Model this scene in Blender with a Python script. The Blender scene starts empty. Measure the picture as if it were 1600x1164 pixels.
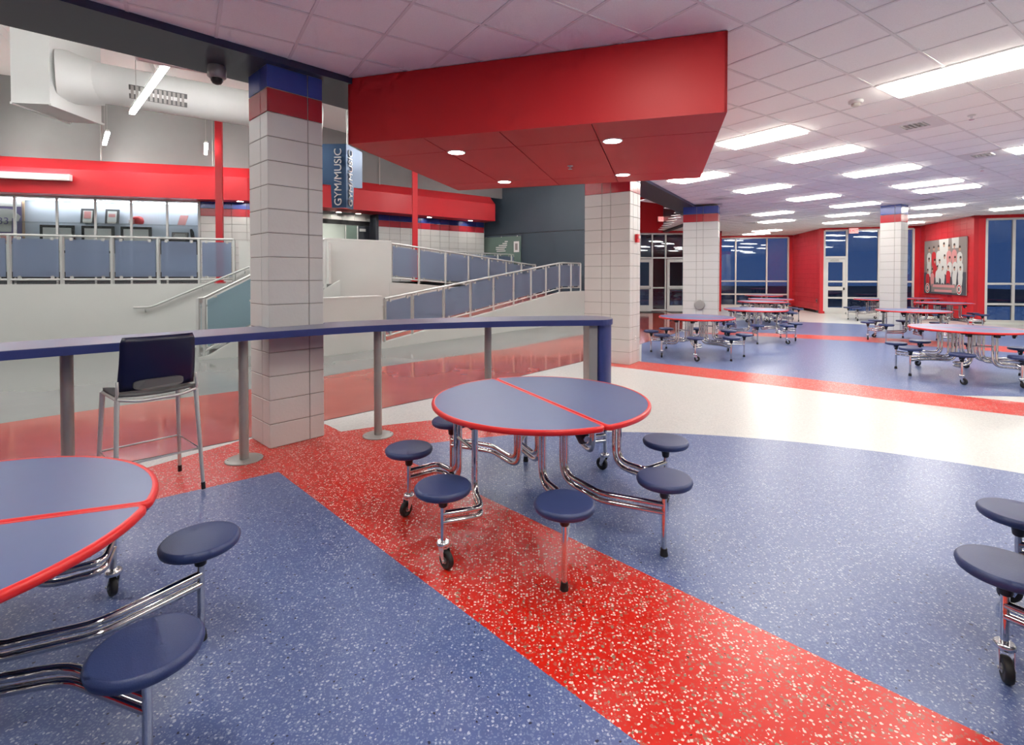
import bpy, bmesh, math, random
from mathutils import Vector, Matrix
random.seed(7)
R = math.radians
sc = bpy.context.scene
COL = sc.collection

# ------------------------------------------------------------------ camera
cam_d = bpy.data.cameras.new('camera')
cam_d.sensor_fit = 'HORIZONTAL'; cam_d.sensor_width = 36.0
cam_d.lens = 36.0 * 781.05 / 1600.0
cam_d.shift_x = -(802.87 - 800.0) / 1600.0
cam_d.shift_y = (443.80 - 582.0) / 1600.0
cam_d.clip_start = 0.05; cam_d.clip_end = 300
cam = bpy.data.objects.new('camera', cam_d); COL.objects.link(cam)
cam.location = (0, 0, 1.6); cam.rotation_euler = (R(90 - 0.967), R(0.0), 0)
sc.camera = cam

# ------------------------------------------------------------------ world (dusk outside the windows) and exposure
w = bpy.data.worlds.new('dusk'); sc.world = w; w.use_nodes = True
bg = w.node_tree.nodes['Background']
bg.inputs[0].default_value = (0.14, 0.27, 0.60, 1); bg.inputs[1].default_value = 0.17
sc.view_settings.view_transform = 'Standard'; sc.view_settings.look = 'None'
sc.view_settings.gamma = 1.0; sc.view_settings.use_curve_mapping = False
sc.view_settings.exposure = 1.2
PANEL = 9.5        # emission of the ceiling troffers
TUBE = 34.0        # emission of the pendant tubes in the gallery
SPOT = 30.0        # emission of the small round downlights
try:
    sc.cycles.max_bounces = 6; sc.cycles.diffuse_bounces = 4; sc.cycles.glossy_bounces = 3
    sc.cycles.use_adaptive_sampling = True; sc.cycles.adaptive_threshold = 0.07; sc.cycles.adaptive_min_samples = 12
    sc.cycles.transmission_bounces = 6; sc.cycles.transparent_max_bounces = 12
    sc.cycles.caustics_reflective = False; sc.cycles.caustics_refractive = False
    sc.cycles.sample_clamp_indirect = 12.0; sc.cycles.use_denoising = True; sc.cycles.use_light_tree = False
except Exception:
    pass

# ------------------------------------------------------------------ materials
def nm(name):
    m = bpy.data.materials.new(name); m.use_nodes = True
    return m, m.node_tree, m.node_tree.nodes['Principled BSDF']
def mat(name, col, rough=0.5, metal=0.0, noise=0.0, nscale=6.0, bump=0.0, bscale=60.0, coat=0.0, spec=0.5):
    m, t, p = nm(name)
    p.inputs['Base Color'].default_value = (*col, 1); p.inputs['Roughness'].default_value = rough
    p.inputs['Metallic'].default_value = metal; p.inputs['Specular IOR Level'].default_value = spec
    p.inputs['Coat Weight'].default_value = coat; p.inputs['Coat Roughness'].default_value = 0.15
    tc = t.nodes.new('ShaderNodeTexCoord')
    if noise:
        n = t.nodes.new('ShaderNodeTexNoise'); n.inputs['Scale'].default_value = nscale; n.inputs['Detail'].default_value = 4
        t.links.new(tc.outputs['Object'], n.inputs['Vector'])
        mr = t.nodes.new('ShaderNodeMapRange'); mr.inputs[3].default_value = 1 - noise; mr.inputs[4].default_value = 1 + noise
        t.links.new(n.outputs['Fac'], mr.inputs[0])
        mx = t.nodes.new('ShaderNodeMix'); mx.data_type = 'RGBA'; mx.blend_type = 'MULTIPLY'; mx.inputs[0].default_value = 1
        mx.inputs[6].default_value = (*col, 1); t.links.new(mr.outputs[0], mx.inputs[7]); t.links.new(mx.outputs[2], p.inputs['Base Color'])
    if bump:
        n2 = t.nodes.new('ShaderNodeTexNoise'); n2.inputs['Scale'].default_value = bscale; n2.inputs['Detail'].default_value = 3
        t.links.new(tc.outputs['Object'], n2.inputs['Vector'])
        b = t.nodes.new('ShaderNodeBump'); b.inputs['Strength'].default_value = bump; b.inputs['Distance'].default_value = 0.01
        t.links.new(n2.outputs['Fac'], b.inputs['Height']); t.links.new(b.outputs[0], p.inputs['Normal'])
    return m
def emit(name, col, s):
    m, t, p = nm(name); p.inputs['Base Color'].default_value = (*col, 1)
    p.inputs['Emission Color'].default_value = (*col, 1); p.inputs['Emission Strength'].default_value = s
    try: m.cycles.emission_sampling = 'FRONT' if s > 2 else 'NONE'
    except Exception: pass
    return m
def vinyl(name, base, layers, rough=0.3):
    """speckled sheet floor: base colour with chips (colour, scale, share, radius)"""
    m, t, p = nm(name); N = t.nodes.new; L = t.links.new
    tc = N('ShaderNodeTexCoord')
    dn = N('ShaderNodeTexNoise'); dn.inputs['Scale'].default_value = 90; L(tc.outputs['Object'], dn.inputs['Vector'])
    vm = N('ShaderNodeVectorMath'); vm.operation = 'SCALE'; vm.inputs[3].default_value = 0.016
    L(dn.outputs['Color'], vm.inputs[0])
    va = N('ShaderNodeVectorMath'); va.operation = 'ADD'; L(tc.outputs['Object'], va.inputs[0]); L(vm.outputs[0], va.inputs[1])
    cloud = N('ShaderNodeTexNoise'); cloud.inputs['Scale'].default_value = 25; cloud.inputs['Detail'].default_value = 4
    L(tc.outputs['Object'], cloud.inputs['Vector'])
    mr = N('ShaderNodeMapRange'); mr.inputs[3].default_value = 0.88; mr.inputs[4].default_value = 1.12; L(cloud.outputs['Fac'], mr.inputs[0])
    mx = N('ShaderNodeMix'); mx.data_type = 'RGBA'; mx.blend_type = 'MULTIPLY'; mx.inputs[0].default_value = 1
    mx.inputs[6].default_value = (*base, 1); L(mr.outputs[0], mx.inputs[7]); cur = mx.outputs[2]
    for k, (c, s, share, rad) in enumerate(layers):
        off = N('ShaderNodeVectorMath'); off.operation = 'ADD'; off.inputs[1].default_value = (k * 3.7, k * 1.9, 0); L(va.outputs[0], off.inputs[0])
        v = N('ShaderNodeTexVoronoi'); v.voronoi_dimensions = '2D'; v.inputs['Scale'].default_value = s; L(off.outputs[0], v.inputs['Vector'])
        sp = N('ShaderNodeSeparateColor'); L(v.outputs['Color'], sp.inputs[0])
        a = N('ShaderNodeMath'); a.operation = 'LESS_THAN'; a.inputs[1].default_value = share; L(sp.outputs[0], a.inputs[0])
        rr = N('ShaderNodeMath'); rr.operation = 'MULTIPLY'; rr.inputs[1].default_value = rad; L(sp.outputs[1], rr.inputs[0])
        r2 = N('ShaderNodeMath'); r2.operation = 'ADD'; r2.inputs[1].default_value = rad * 0.35; L(rr.outputs[0], r2.inputs[0])
        b = N('ShaderNodeMath'); b.operation = 'LESS_THAN'; L(v.outputs['Distance'], b.inputs[0]); L(r2.outputs[0], b.inputs[1])
        ab = N('ShaderNodeMath'); ab.operation = 'MULTIPLY'; L(a.outputs[0], ab.inputs[0]); L(b.outputs[0], ab.inputs[1])
        m2 = N('ShaderNodeMix'); m2.data_type = 'RGBA'; L(ab.outputs[0], m2.inputs[0]); L(cur, m2.inputs[6]); m2.inputs[7].default_value = (*c, 1)
        cur = m2.outputs[2]
    L(cur, p.inputs['Base Color']); p.inputs['Roughness'].default_value = rough
    bn = N('ShaderNodeTexNoise'); bn.inputs['Scale'].default_value = 7; L(tc.outputs['Object'], bn.inputs['Vector'])
    bp = N('ShaderNodeBump'); bp.inputs['Strength'].default_value = 0.06; bp.inputs['Distance'].default_value = 0.02
    L(bn.outputs['Fac'], bp.inputs['Height']); L(bp.outputs[0], p.inputs['Normal'])
    return m
def glass_mat(name, tint, refl=1.0):
    m = bpy.data.materials.new(name); m.use_nodes = True; t = m.node_tree; t.nodes.clear(); N = t.nodes.new
    o = N('ShaderNodeOutputMaterial'); tr = N('ShaderNodeBsdfTransparent'); tr.inputs[0].default_value = (*tint, 1)
    gl = N('ShaderNodeBsdfGlossy'); gl.inputs['Roughness'].default_value = 0.015
    fr = N('ShaderNodeFresnel'); fr.inputs[0].default_value = 1.75
    mp = N('ShaderNodeMath'); mp.operation = 'MULTIPLY'; mp.inputs[1].default_value = refl; mp.use_clamp = True
    t.links.new(fr.outputs[0], mp.inputs[0])
    mx = N('ShaderNodeMixShader'); t.links.new(mp.outputs[0], mx.inputs[0]); t.links.new(tr.outputs[0], mx.inputs[1]); t.links.new(gl.outputs[0], mx.inputs[2])
    t.links.new(mx.outputs[0], o.inputs[0]); return m
def frosted_mat(name, col, tcol):
    m = bpy.data.materials.new(name); m.use_nodes = True; t = m.node_tree; t.nodes.clear(); N = t.nodes.new
    o = N('ShaderNodeOutputMaterial'); d = N('ShaderNodeBsdfDiffuse'); d.inputs[0].default_value = (*col, 1)
    tl = N('ShaderNodeBsdfRefraction'); tl.inputs[0].default_value = (*tcol, 1); tl.inputs['Roughness'].default_value = 0.45; tl.inputs['IOR'].default_value = 1.02
    m1 = N('ShaderNodeMixShader'); m1.inputs[0].default_value = 0.55; t.links.new(d.outputs[0], m1.inputs[1]); t.links.new(tl.outputs[0], m1.inputs[2])
    g = N('ShaderNodeBsdfGlossy'); g.inputs['Roughness'].default_value = 0.25
    fr = N('ShaderNodeFresnel'); fr.inputs[0].default_value = 1.4
    m2 = N('ShaderNodeMixShader'); t.links.new(fr.outputs[0], m2.inputs[0]); t.links.new(m1.outputs[0], m2.inputs[1]); t.links.new(g.outputs[0], m2.inputs[2])
    t.links.new(m2.outputs[0], o.inputs[0]); return m

M = dict(
 white_vinyl=vinyl('white_vinyl', (.60,.605,.585), [((.50,.51,.50),70,.5,.35),((.68,.68,.66),55,.4,.35)], .28),
 blue_vinyl=vinyl('blue_vinyl', (.095,.136,.315), [((.17,.225,.40),95,.75,.38),((.40,.45,.58),62,.40,.25),((.016,.02,.05),26,.22,.11)], .30),
 red_vinyl=vinyl('red_vinyl', (.66,.016,.006), [((.50,.10,.07),75,.35,.42),((.74,.62,.55),66,.40,.30),((.30,.20,.13),33,.35,.20),((.03,.01,.01),18,.10,.08)], .30),
 concrete=mat('concrete', (.23,.235,.23), .10, noise=.16, nscale=1.2, bump=.03, bscale=3),
 red_concrete=mat('red_concrete', (.42,.075,.055), .085, noise=.22, nscale=1.6, bump=.03, bscale=3),
 strip=mat('strip', (.02,.02,.022), .5),
 tile=mat('ceiling_tile', (.955,.95,.925), .92, noise=.06, nscale=90, bump=.5, bscale=160),
 grid=mat('ceiling_grid', (.80,.785,.765), .6),
 navy=mat('navy_paint', (.022,.028,.07), .33),
 navy_flat=mat('navy_soffit', (.035,.041,.058), .35),
 red_paint=mat('red_paint', (.54,.012,.018), .45, noise=.03, nscale=2, spec=.32),
 red_bright=mat('red_bright', (.64,.016,.026), .42, noise=.02, nscale=2),
 red_block=mat('red_block', (.62,.020,.030), .45, noise=.05, nscale=3, bump=.15, bscale=50),
 red_mortar=mat('red_mortar', (.50,.02,.03), .8),
 block=mat('white_block', (.59,.585,.565), .32, noise=.03, nscale=5, bump=.12, bscale=40),
 block_blue=mat('blue_block', (.035,.065,.34), .24, noise=.05, nscale=5),
 block_red=mat('maroon_block', (.40,.012,.025), .24, noise=.05, nscale=5),
 mortar=mat('mortar', (.27,.255,.235), .9),
 plaster=mat('white_plaster', (.60,.612,.58), .65, noise=.03, nscale=2, bump=.06, bscale=30),
 trimwhite=mat('white_trim', (.74,.75,.72), .5),
 slate=mat('slate_wall', (.052,.075,.10), .45, noise=.12, nscale=1.5),
 grayblock=mat('grey_block_wall', (.27,.27,.265), .8, noise=.05, nscale=3),
 deck=mat('roof_deck', (.80,.81,.79), .7),
 duct=mat('painted_duct', (.70,.715,.70), .5),
 dark=mat('black_plastic', (.012,.012,.014), .4),
 darkgrey=mat('dark_grey', (.05,.05,.055), .5),
 chrome=mat('chrome', (.68,.665,.65), .06, metal=1.0),
 zinc=mat('zinc', (.75,.76,.78), .22, metal=1.0),
 steel=mat('brushed_steel', (.50,.495,.48), .34, metal=1.0),
 railing=mat('satin_rail', (.62,.63,.61), .42, metal=.55),
 silver=mat('silver_paint', (.36,.35,.33), .42, metal=.35),
 laminate=mat('blue_laminate', (.088,.125,.275), .34, noise=.03, nscale=12),
 edge=mat('red_edge', (.72,.022,.022), .32),
 seat=mat('seat_plastic', (.032,.050,.148), .40, bump=.12, bscale=220),
 bartop=mat('bar_laminate', (.16,.17,.27), .30, noise=.02),  # glare painted into the top colour, paler than the navy edge
 baredge=mat('bar_edge', (.030,.045,.185), .35),
 shell=mat('stool_shell', (.002,.003,.032), .36),
 meshgrey=mat('grey_seat', (.13,.13,.13), .6),
 alu=mat('window_frame', (.66,.655,.64), .4),
 glass=glass_mat('window_glass', (.72,.80,.92)),
 clear=glass_mat('clear_glass', (.93,.96,.96), .6),
 frost=frosted_mat('frosted_glass', (.33,.41,.58), (.62,.70,.84)),
 frost_teal=frosted_mat('frosted_teal', (.36,.52,.60), (.55,.70,.76)),
 caseback=mat('case_back', (.62,.66,.76), .7),
 signblue=mat('sign_blue', (.022,.07,.16), .28, metal=.35),
 letters=mat('metal_letters', (.72,.72,.70), .35, metal=.3),
 exitface=emit('exit_face', (1.0,.36,.34), 0.55), exitred=emit('exit_letters', (.9,.04,.05), .5),
 panel=emit('light_panel', (1.0,.965,.875), PANEL), tube=emit('light_tube', (1.0,.99,.97), TUBE),
 spot=emit('downlight_lens', (1.0,.95,.86), SPOT), strip_l=emit('case_light', (.93,.97,1.0), 7.0),
 white=mat('white_plastic', (.74,.73,.71), .45), cream=mat('cream', (.55,.52,.46), .6),
 baseb=mat('base_moulding', (.09,.09,.09), .6), skin=mat('print_skin', (.52,.31,.23), .6), hair=mat('print_hair', (.05,.03,.025), .6),
 shirt=mat('print_white', (.66,.66,.64), .6), pred=mat('print_red', (.60,.03,.04), .6), pgrey=mat('print_grey', (.28,.24,.23), .6),
 pdark=mat('print_dark', (.07,.07,.09), .6), ppink=mat('print_pink', (.70,.30,.30), .6), purple=mat('print_purple', (.16,.13,.32), .6),
 wood=mat('light_wood', (.50,.33,.22), .5), rubber=mat('rubber', (.016,.015,.015), .55), asphalt=mat('asphalt', (.03,.035,.05), .9),
 yellow=mat('yellow', (.6,.5,.08), .6), greenglass=mat('green_panel', (.15,.22,.19), .25),
)

# ------------------------------------------------------------------ mesh helpers
class MB:
    def __init__(s): s.v = []; s.f = []; s.m = []; s.sm = []
    def add(s, vs, fs, mi=0, smooth=False):
        b = len(s.v); s.v += [tuple(v) for v in vs]
        for f in fs: s.f.append([b + i for i in f]); s.m.append(mi); s.sm.append(smooth)
        return s
    def prism(s, poly, z0, z1, mi=0, smooth=False):
        if sum(poly[i][0]*poly[(i+1) % len(poly)][1]-poly[(i+1) % len(poly)][0]*poly[i][1] for i in range(len(poly))) < 0: poly = poly[::-1]
        n = len(poly)
        z0f = z0 if isinstance(z0, (list, tuple)) else [z0]*n; z1f = z1 if isinstance(z1, (list, tuple)) else [z1]*n
        vs = [(p[0], p[1], z) for p, z in zip(poly, z0f)] + [(p[0], p[1], z) for p, z in zip(poly, z1f)]
        s.add(vs, [list(range(n))[::-1], list(range(n, 2*n))], mi)
        s.add(vs, [[i, (i+1) % n, n+(i+1) % n, n+i] for i in range(n)], mi, smooth); return s
    def obox(s, o, a, b, c, mi=0):
        """box from corner o with three edge vectors"""
        o, a, b, c = map(Vector, (o, a, b, c))
        vs = [o, o+a, o+a+b, o+b, o+c, o+a+c, o+a+b+c, o+b+c]
        fs = [[0,3,2,1],[4,5,6,7],[0,1,5,4],[1,2,6,5],[2,3,7,6],[3,0,4,7]]
        if a.cross(b).dot(c) < 0: fs = [f[::-1] for f in fs]
        return s.add(vs, fs, mi)
    def box(s, c, d, rz=0, mi=0):
        x = Vector((math.cos(rz), math.sin(rz), 0))*d[0]; y = Vector((-math.sin(rz), math.cos(rz), 0))*d[1]; z = Vector((0, 0, d[2]))
        return s.obox(Vector(c)-(x+y+z)/2, x, y, z, mi)
    def bar(s, p, q, wd, h, mi=0, up=(0,0,1)):
        """rectangular bar from p to q (centre line)"""
        p, q = Vector(p), Vector(q); d = q-p; sd = d.cross(Vector(up))
        if sd.length < 1e-6: sd = d.cross(Vector((1,0,0)))
        sd.normalize(); u = sd.cross(d).normalized()
        return s.obox(p-sd*wd/2-u*h/2, d, sd*wd, u*h, mi)
    def tube(s, path, r, n=8, mi=0, closed=False, cap=True):
        P = [Vector(p) for p in path]; m = len(P); rings = []
        up = Vector((0,0,1)); prev = None
        for i in range(m):
            a = P[i-1] if (i > 0 or closed) else P[i]; b = P[(i+1) % m] if (i < m-1 or closed) else P[i]
            t = (b-a).normalized()
            if prev is None:
                x = t.cross(up)
                if x.length < .02: x = t.cross(Vector((1,0,0)))
            else: x = prev - t*prev.dot(t)
            x.normalize(); prev = x; y = t.cross(x)
            rr = r[i] if isinstance(r, (list, tuple)) else r
            rings.append([P[i]+(x*math.cos(2*math.pi*k/n)+y*math.sin(2*math.pi*k/n))*rr for k in range(n)])
        vs = [v for g in rings for v in g]; fs = []
        for i in range(m if closed else m-1):
            j = (i+1) % m
            for k in range(n): fs.append([i*n+k, i*n+(k+1) % n, j*n+(k+1) % n, j*n+k])
        s.add(vs, fs, mi, True)
        if cap and not closed: s.add(rings[0], [list(range(n))[::-1]], mi); s.add(rings[-1], [list(range(n))], mi)
        return s
    def lathe(s, prof, c=(0,0,0), n=24, mi=0, smooth=True):
        vs = []; m = len(prof)
        for r, z in prof:
            for k in range(n): vs.append((c[0]+r*math.cos(2*math.pi*k/n), c[1]+r*math.sin(2*math.pi*k/n), c[2]+z))
        fs = [[i*n+k, i*n+(k+1) % n, (i+1)*n+(k+1) % n, (i+1)*n+k] for i in range(m-1) for k in range(n)]
        s.add(vs, fs, mi, smooth)
        if prof[0][0] > 1e-6: s.add(vs[:n], [list(range(n))[::-1]], mi)
        if prof[-1][0] > 1e-6: s.add(vs[-n:], [list(range(n))], mi)
        return s
    def mesh(s, name, mats):
        me = bpy.data.meshes.new(name); me.from_pydata(s.v, [], s.f)
        for m in (mats if isinstance(mats, (list, tuple)) else [mats]): me.materials.append(M[m] if isinstance(m, str) else m)
        for p, mi, sm in zip(me.polygons, s.m, s.sm): p.material_index = mi; p.use_smooth = sm
        me.update(); return me
    def build(s, name, mats, parent=None):
        return put(name, s.mesh(name, mats), parent)
def put(name, me, parent=None, loc=None, rz=None):
    o = bpy.data.objects.new(name, me); COL.objects.link(o)
    if loc is not None: o.location = loc
    if rz is not None: o.rotation_euler = (0, 0, rz)
    if parent is not None: o.parent = parent
    return o
def empty(name, loc=(0,0,0), rz=0):
    o = bpy.data.objects.new(name, None); o.empty_display_size = .2; COL.objects.link(o); o.location = loc; o.rotation_euler = (0,0,rz); return o
def tag(o, label, cat, group=None):
    o['label'] = label; o['category'] = cat
    if group: o['group'] = group
    return o
def thing(name, label, cat, loc=(0,0,0), rz=0, group=None): return tag(empty(name, loc, rz), label, cat, group)
def struct(o, label=None):
    o['kind'] = 'structure'
    if label: o['label'] = label
    return o
def copy_tree(o, parent=None):
    c = o.copy(); COL.objects.link(c); c.parent = parent
    for ch in list(o.children): copy_tree(ch, c)
    return c
def fillet(pts, rad, n=6):
    P = [Vector(p) for p in pts]; rad = rad if isinstance(rad, (list, tuple)) else [rad]*len(P); out = [P[0]]
    for i in range(1, len(P)-1):
        a, b, c = P[i-1], P[i], P[i+1]; d1 = (a-b); d2 = (c-b); r = min(rad[i], d1.length*.49, d2.length*.49)
        s1 = b+d1.normalized()*r; s2 = b+d2.normalized()*r
        for k in range(n+1):
            t = k/n; out.append(s1*(1-t)**2+b*2*t*(1-t)+s2*t*t)
    out.append(P[-1]); return out
def dirv(deg): return Vector((math.cos(R(deg)), math.sin(R(deg)), 0))
def offset_line(pts, d):
    """offset a 2-D polyline to its left by d"""
    out = []
    for i, p in enumerate(pts):
        a = Vector(pts[max(i-1, 0)]); b = Vector(pts[min(i+1, len(pts)-1)]); t = (b-a).normalized(); out.append((p[0]-t.y*d, p[1]+t.x*d))
    return out
def text_mesh(body, size, ext, m, name='lettering'):
    cu = bpy.data.curves.new(name, 'FONT'); cu.body = body; cu.size = size; cu.extrude = ext; cu.align_x = 'CENTER'; cu.align_y = 'CENTER'
    o = bpy.data.objects.new(name+'_tmp', cu); COL.objects.link(o); dg = bpy.context.evaluated_depsgraph_get()
    me = bpy.data.meshes.new_from_object(o.evaluated_get(dg)); bpy.data.objects.remove(o); me.name = name
    me.materials.clear(); me.materials.append(M[m]); return me
_bm = {}
def bevel_box(dx, dy, dz, m, bev=.006):
    k = (round(dx, 3), round(dy, 3), round(dz, 3), m, bev)
    if k not in _bm:
        bm = bmesh.new(); bmesh.ops.create_cube(bm, size=1)
        bmesh.ops.scale(bm, vec=(dx, dy, dz), verts=bm.verts)
        bmesh.ops.bevel(bm, geom=bm.edges[:], offset=min(bev, dx*.3, dy*.3, dz*.3), segments=1, affect='EDGES')
        me = bpy.data.meshes.new('block'); bm.to_mesh(me); bm.free(); me.materials.append(M[m]); _bm[k] = me
    return _bm[k]

CH = .2216   # block course height
ZC = 3.595   # lay-in ceiling
ZB = 3.537   # beam soffit

# ------------------------------------------------------------------ floor
def flat(name, poly, m, z, parent=None):
    mb = MB(); n = len(poly)
    if sum(poly[i][0]*poly[(i+1) % n][1]-poly[(i+1) % n][0]*poly[i][1] for i in range(n)) < 0: poly = poly[::-1]
    mb.add([(p[0], p[1], z) for p in poly], [list(range(n))]); return mb.build(name, m, parent)
def arc(c, r, a0, a1, n=40): return [(c[0]+r*math.cos(R(a0+(a1-a0)*k/n)), c[1]+r*math.sin(R(a0+(a1-a0)*k/n))) for k in range(n+1)]
LINE = [(-9.2,-1.0),(-5.2,2.55),(-3.3,4.25),(-2.59,4.92),(-2.09,5.48),(-1.03,6.54),(.39,8.26),(1.21,9.2),(3.0,11.7),(4.6,14.0),(6.2,17.0),(8.0,24.0)]
floor = struct(flat('floor', [(-9.2,-9)]+LINE+[(8.0,27),(14.2,27),(14.2,24.8),(13.1,21.2),(16.4,20.3),(15.4,16.7),(21,15),(21,-9)], 'white_vinyl', 0.0), 'white speckled vinyl cafeteria floor')
cA = (.945, -.112); rA = 5.202
blue1 = [(-1.19,4.58),(-.87,4.72),(-.4,4.89),(.03,5.01),(.5,5.07)] + arc(cA, rA, 90, -20, 60) + [(5.2,-1.9)]
flat('blue_inlay', blue1, 'blue_vinyl', .0006, floor)
flat('red_inlay', [(-2.66,4.80),(-2.25,5.1),(-2.03,5.36),(-1.77,5.10),(-1.35,5.33),(-.93,5.5),(-.3,5.55),(.3,5.42),(.7,5.22),(.95,5.1),(.5,5.07),(.03,5.01),(-.4,4.89),(-.87,4.72),(-1.19,4.58),(5.2,-1.9),(4.2,-2.1),(.43,1.68),(-1.92,4.05),(-2.6,3.52),(-6.4,.55),(-7.2,.55),(-3.9,3.0),(-3.06,4.13)], 'red_vinyl', .0004, floor)
flat('blue_inlay', [(-1.92,4.05),(.43,1.68),(4.2,-2.1),(4.2,-8),(-6.4,-8),(-6.4,.55),(-2.6,3.52)], 'blue_vinyl', .0008, floor)
flat('red_inlay', [(1.5,8.98),(1.77,8.78),(3.98,7.09),(4.85,6.36),(5.81,5.66),(9,3.4),(9.6,4.1),(6.43,6.27),(5.36,7.04),(4.42,7.84),(2.37,9.27),(2.2,9.7),(1.9,10.0)], 'red_vinyl', .0004, floor)
flat('blue_inlay', [(2.37,9.27),(4.42,7.84),(5.36,7.04),(5.92,6.65),(6.73,6.58),(9,6.6),(12,7.6),(14.5,11.5),(14.2,14.4),(11.05,16.6),(9.71,17.33),(8.2,17.9),(6.6,17.0),(4.6,14.0),(3.0,11.7)], 'blue_vinyl', .0004, floor)
flat('red_inlay', [(4.9,13.9),(6.39,13.2),(7.17,12.79),(8.38,12.16),(9.3,11.38),(11.2,9.6),(12.0,10.3),(10.13,12.4),(8.99,13.05),(7.64,13.63),(6.78,14.02),(5.3,14.75)], 'red_vinyl', .0008, floor)

gal = struct(flat('floor_gallery', [(-16,-3)]+[(-9.2,-1.0)]+LINE[1:]+[(8.0,27),(-16,27)], 'concrete', -.001), 'polished grey concrete concourse floor')
flat('red_inlay', LINE[:-1]+[(7.6,22.3),(5.2,22.3),(3.9,17.5),(1.82,13.5),(-.04,11.03),(-2.43,8.64),(-3.0,7.92),(-3.71,7.0),(-4.8,6.16),(-5.56,5.38),(-11,1.0)], 'red_concrete', .0002, gal)
ts = MB()
l2 = offset_line(LINE, .012); 
for i in range(len(LINE)-1): ts.prism([LINE[i], LINE[i+1], l2[i+1], l2[i]], -.001, .003)
struct(ts.build('trim_1', 'strip'), 'black transition strip between vinyl and concrete')

# ------------------------------------------------------------------ lay-in ceiling
YAW = -0.984016659; CELL = 1.995/3.41576; OX = -3.97612528*CELL; OY = 6.44625*CELL
def g2c(i, j):
    gx = OX-i*CELL; gy = OY+j*CELL
    return (gx*math.cos(YAW)-gy*math.sin(YAW), gx*math.sin(YAW)+gy*math.cos(YAW))
BF = [(-9.0,-2.15),(-3.24,3.51),(-1.65,5.07),(.6,7.4),(1.9,9.0),(2.76,10.4),(5.5,14.77)]
BB = [(-9.6,-1.5),(-3.98,3.87),(-2.69,5.05),(-.5,7.45),(1.3,9.6),(2.35,11.1),(5.0,15.3)]
region = [(a[0]*.5+b[0]*.5, a[1]*.5+b[1]*.5) for a, b in zip(BF, BB)] + [(6.2,17.2),(7.2,25.6),(13.7,24.9),(13.0,21.15),(16.25,20.2),(15.35,16.65),(20.5,15.2),(20.5,-7.5),(-9.3,-7.5)]
SOF = [(-1.68,5.10),(1.74,4.10),(2.53,6.88),(-.87,7.86)]
def inside(p, poly):
    c = False; n = len(poly)
    for i in range(n):
        a, b = poly[i], poly[(i+1) % n]
        if (a[1] > p[1]) != (b[1] > p[1]) and p[0] < (b[0]-a[0])*(p[1]-a[1])/(b[1]-a[1])+a[0]: c = not c
    return c
LIGHTS = [(-2,4),(2,5),(2,8),(2,12),(2,16),(2,18),(6,8),(6,12),(6,16),(6,20),(10,20),(12,24),(8,24),(10,28),(16,30),(18,32),(4,24),(6,28),(8,32),(2,28),(-2,12),(0,24),
          (-6,0),(-6,5),(-6,9),(-6,13),(-6,18),(-10,2),(-10,9),(-10,16),(-2,-3),(-2,-8),(-6,-6),(2,-11),(-10,-5),(-2,19)]  # this row: unseen panels added to light the near part of the room
VENTS = [(0,7),(0,12),(9,13),(12,20),(14,24),(4,21)]
cells = {}
for i, j in LIGHTS: cells[(i,j)] = 'L'; cells[(i+1,j)] = 'L'
for c in VENTS: cells[c] = 'V'
def px(p):
    x, y, z = p[0], p[1], p[2]-1.6; a = R(.967); yy = y*math.cos(a)-z*math.sin(a); zz = z*math.cos(a)+y*math.sin(a)
    return None if yy < .2 else (802.87+781.05*x/yy, 443.8-781.05*zz/yy)
cand = []
for i in range(-26, 30):
    for j in range(-30, 42):
        if (i, j) in cells: continue
        c = [g2c(i,j), g2c(i+1,j), g2c(i+1,j+1), g2c(i,j+1)]; m0 = g2c(i+.5, j+.5)
        if not (inside(m0, region) or any(inside(q, region) for q in c)): continue
        if m0[0] > 20 or m0[1] < -7.2: continue
        q = px((m0[0], m0[1], ZC)); vis = 0
        if q and -60 < q[0] < 1660 and -40 < q[1] < 600 and not inside(m0, SOF): vis = 1/(m0[0]**2+m0[1]**2+4)
        cand.append((vis, i, j, m0))
cand.sort(reverse=True)
ceil_ = MB()
GA = math.atan2(g2c(0,1)[1]-g2c(0,0)[1], g2c(0,1)[0]-g2c(0,0)[0])
js = [c[2] for c in cand]; is_ = [c[1] for c in cand]
span_i = {}; span_j = {}
for _, i, j, _m in cand:
    a = span_j.setdefault(i, [j, j]); a[0] = min(a[0], j); a[1] = max(a[1], j)
    b = span_i.setdefault(j, [i, i]); b[0] = min(b[0], i); b[1] = max(b[1], i)
lines = {}
for i, (a, b) in span_j.items():
    for ii in (i, i+1):
        c_ = lines.setdefault(ii, [a, b]); c_[0] = min(c_[0], a); c_[1] = max(c_[1], b)
for ii, (a, b) in lines.items():
        p, q = g2c(ii, a), g2c(ii, b+1); ceil_.bar((p[0],p[1],ZC+.003), (q[0],q[1],ZC+.003), .024, .006)
for j, (a, b) in span_i.items():
    p, q = g2c(a, j), g2c(b+1, j); ceil_.bar((p[0],p[1],ZC+.0035), (q[0],q[1],ZC+.0035), .024, .006)
ceiling = struct(ceil_.build('ceiling', 'grid'), 'white lay-in tile ceiling with metal grid')
tile_me = bevel_box(CELL-.020, CELL-.020, .016, 'tile', .004)
rest = MB()
for n_, (v, i, j, m0) in enumerate(cand):
    if n_ < 290 and v > 0:
        put('ceiling_tile', tile_me, ceiling, (m0[0], m0[1], ZC+.013), GA)
    else: rest.box((m0[0], m0[1], ZC+.013), (CELL-.020, CELL-.020, .016), GA)
r_ = rest.build('ceiling_tiles', 'tile', ceiling); r_['kind'] = 'stuff'
struct(flat('ceiling_slab', [(p[0], p[1]) for p in region], 'deck', ZC+.14), 'concrete deck above the tile ceiling')

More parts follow.
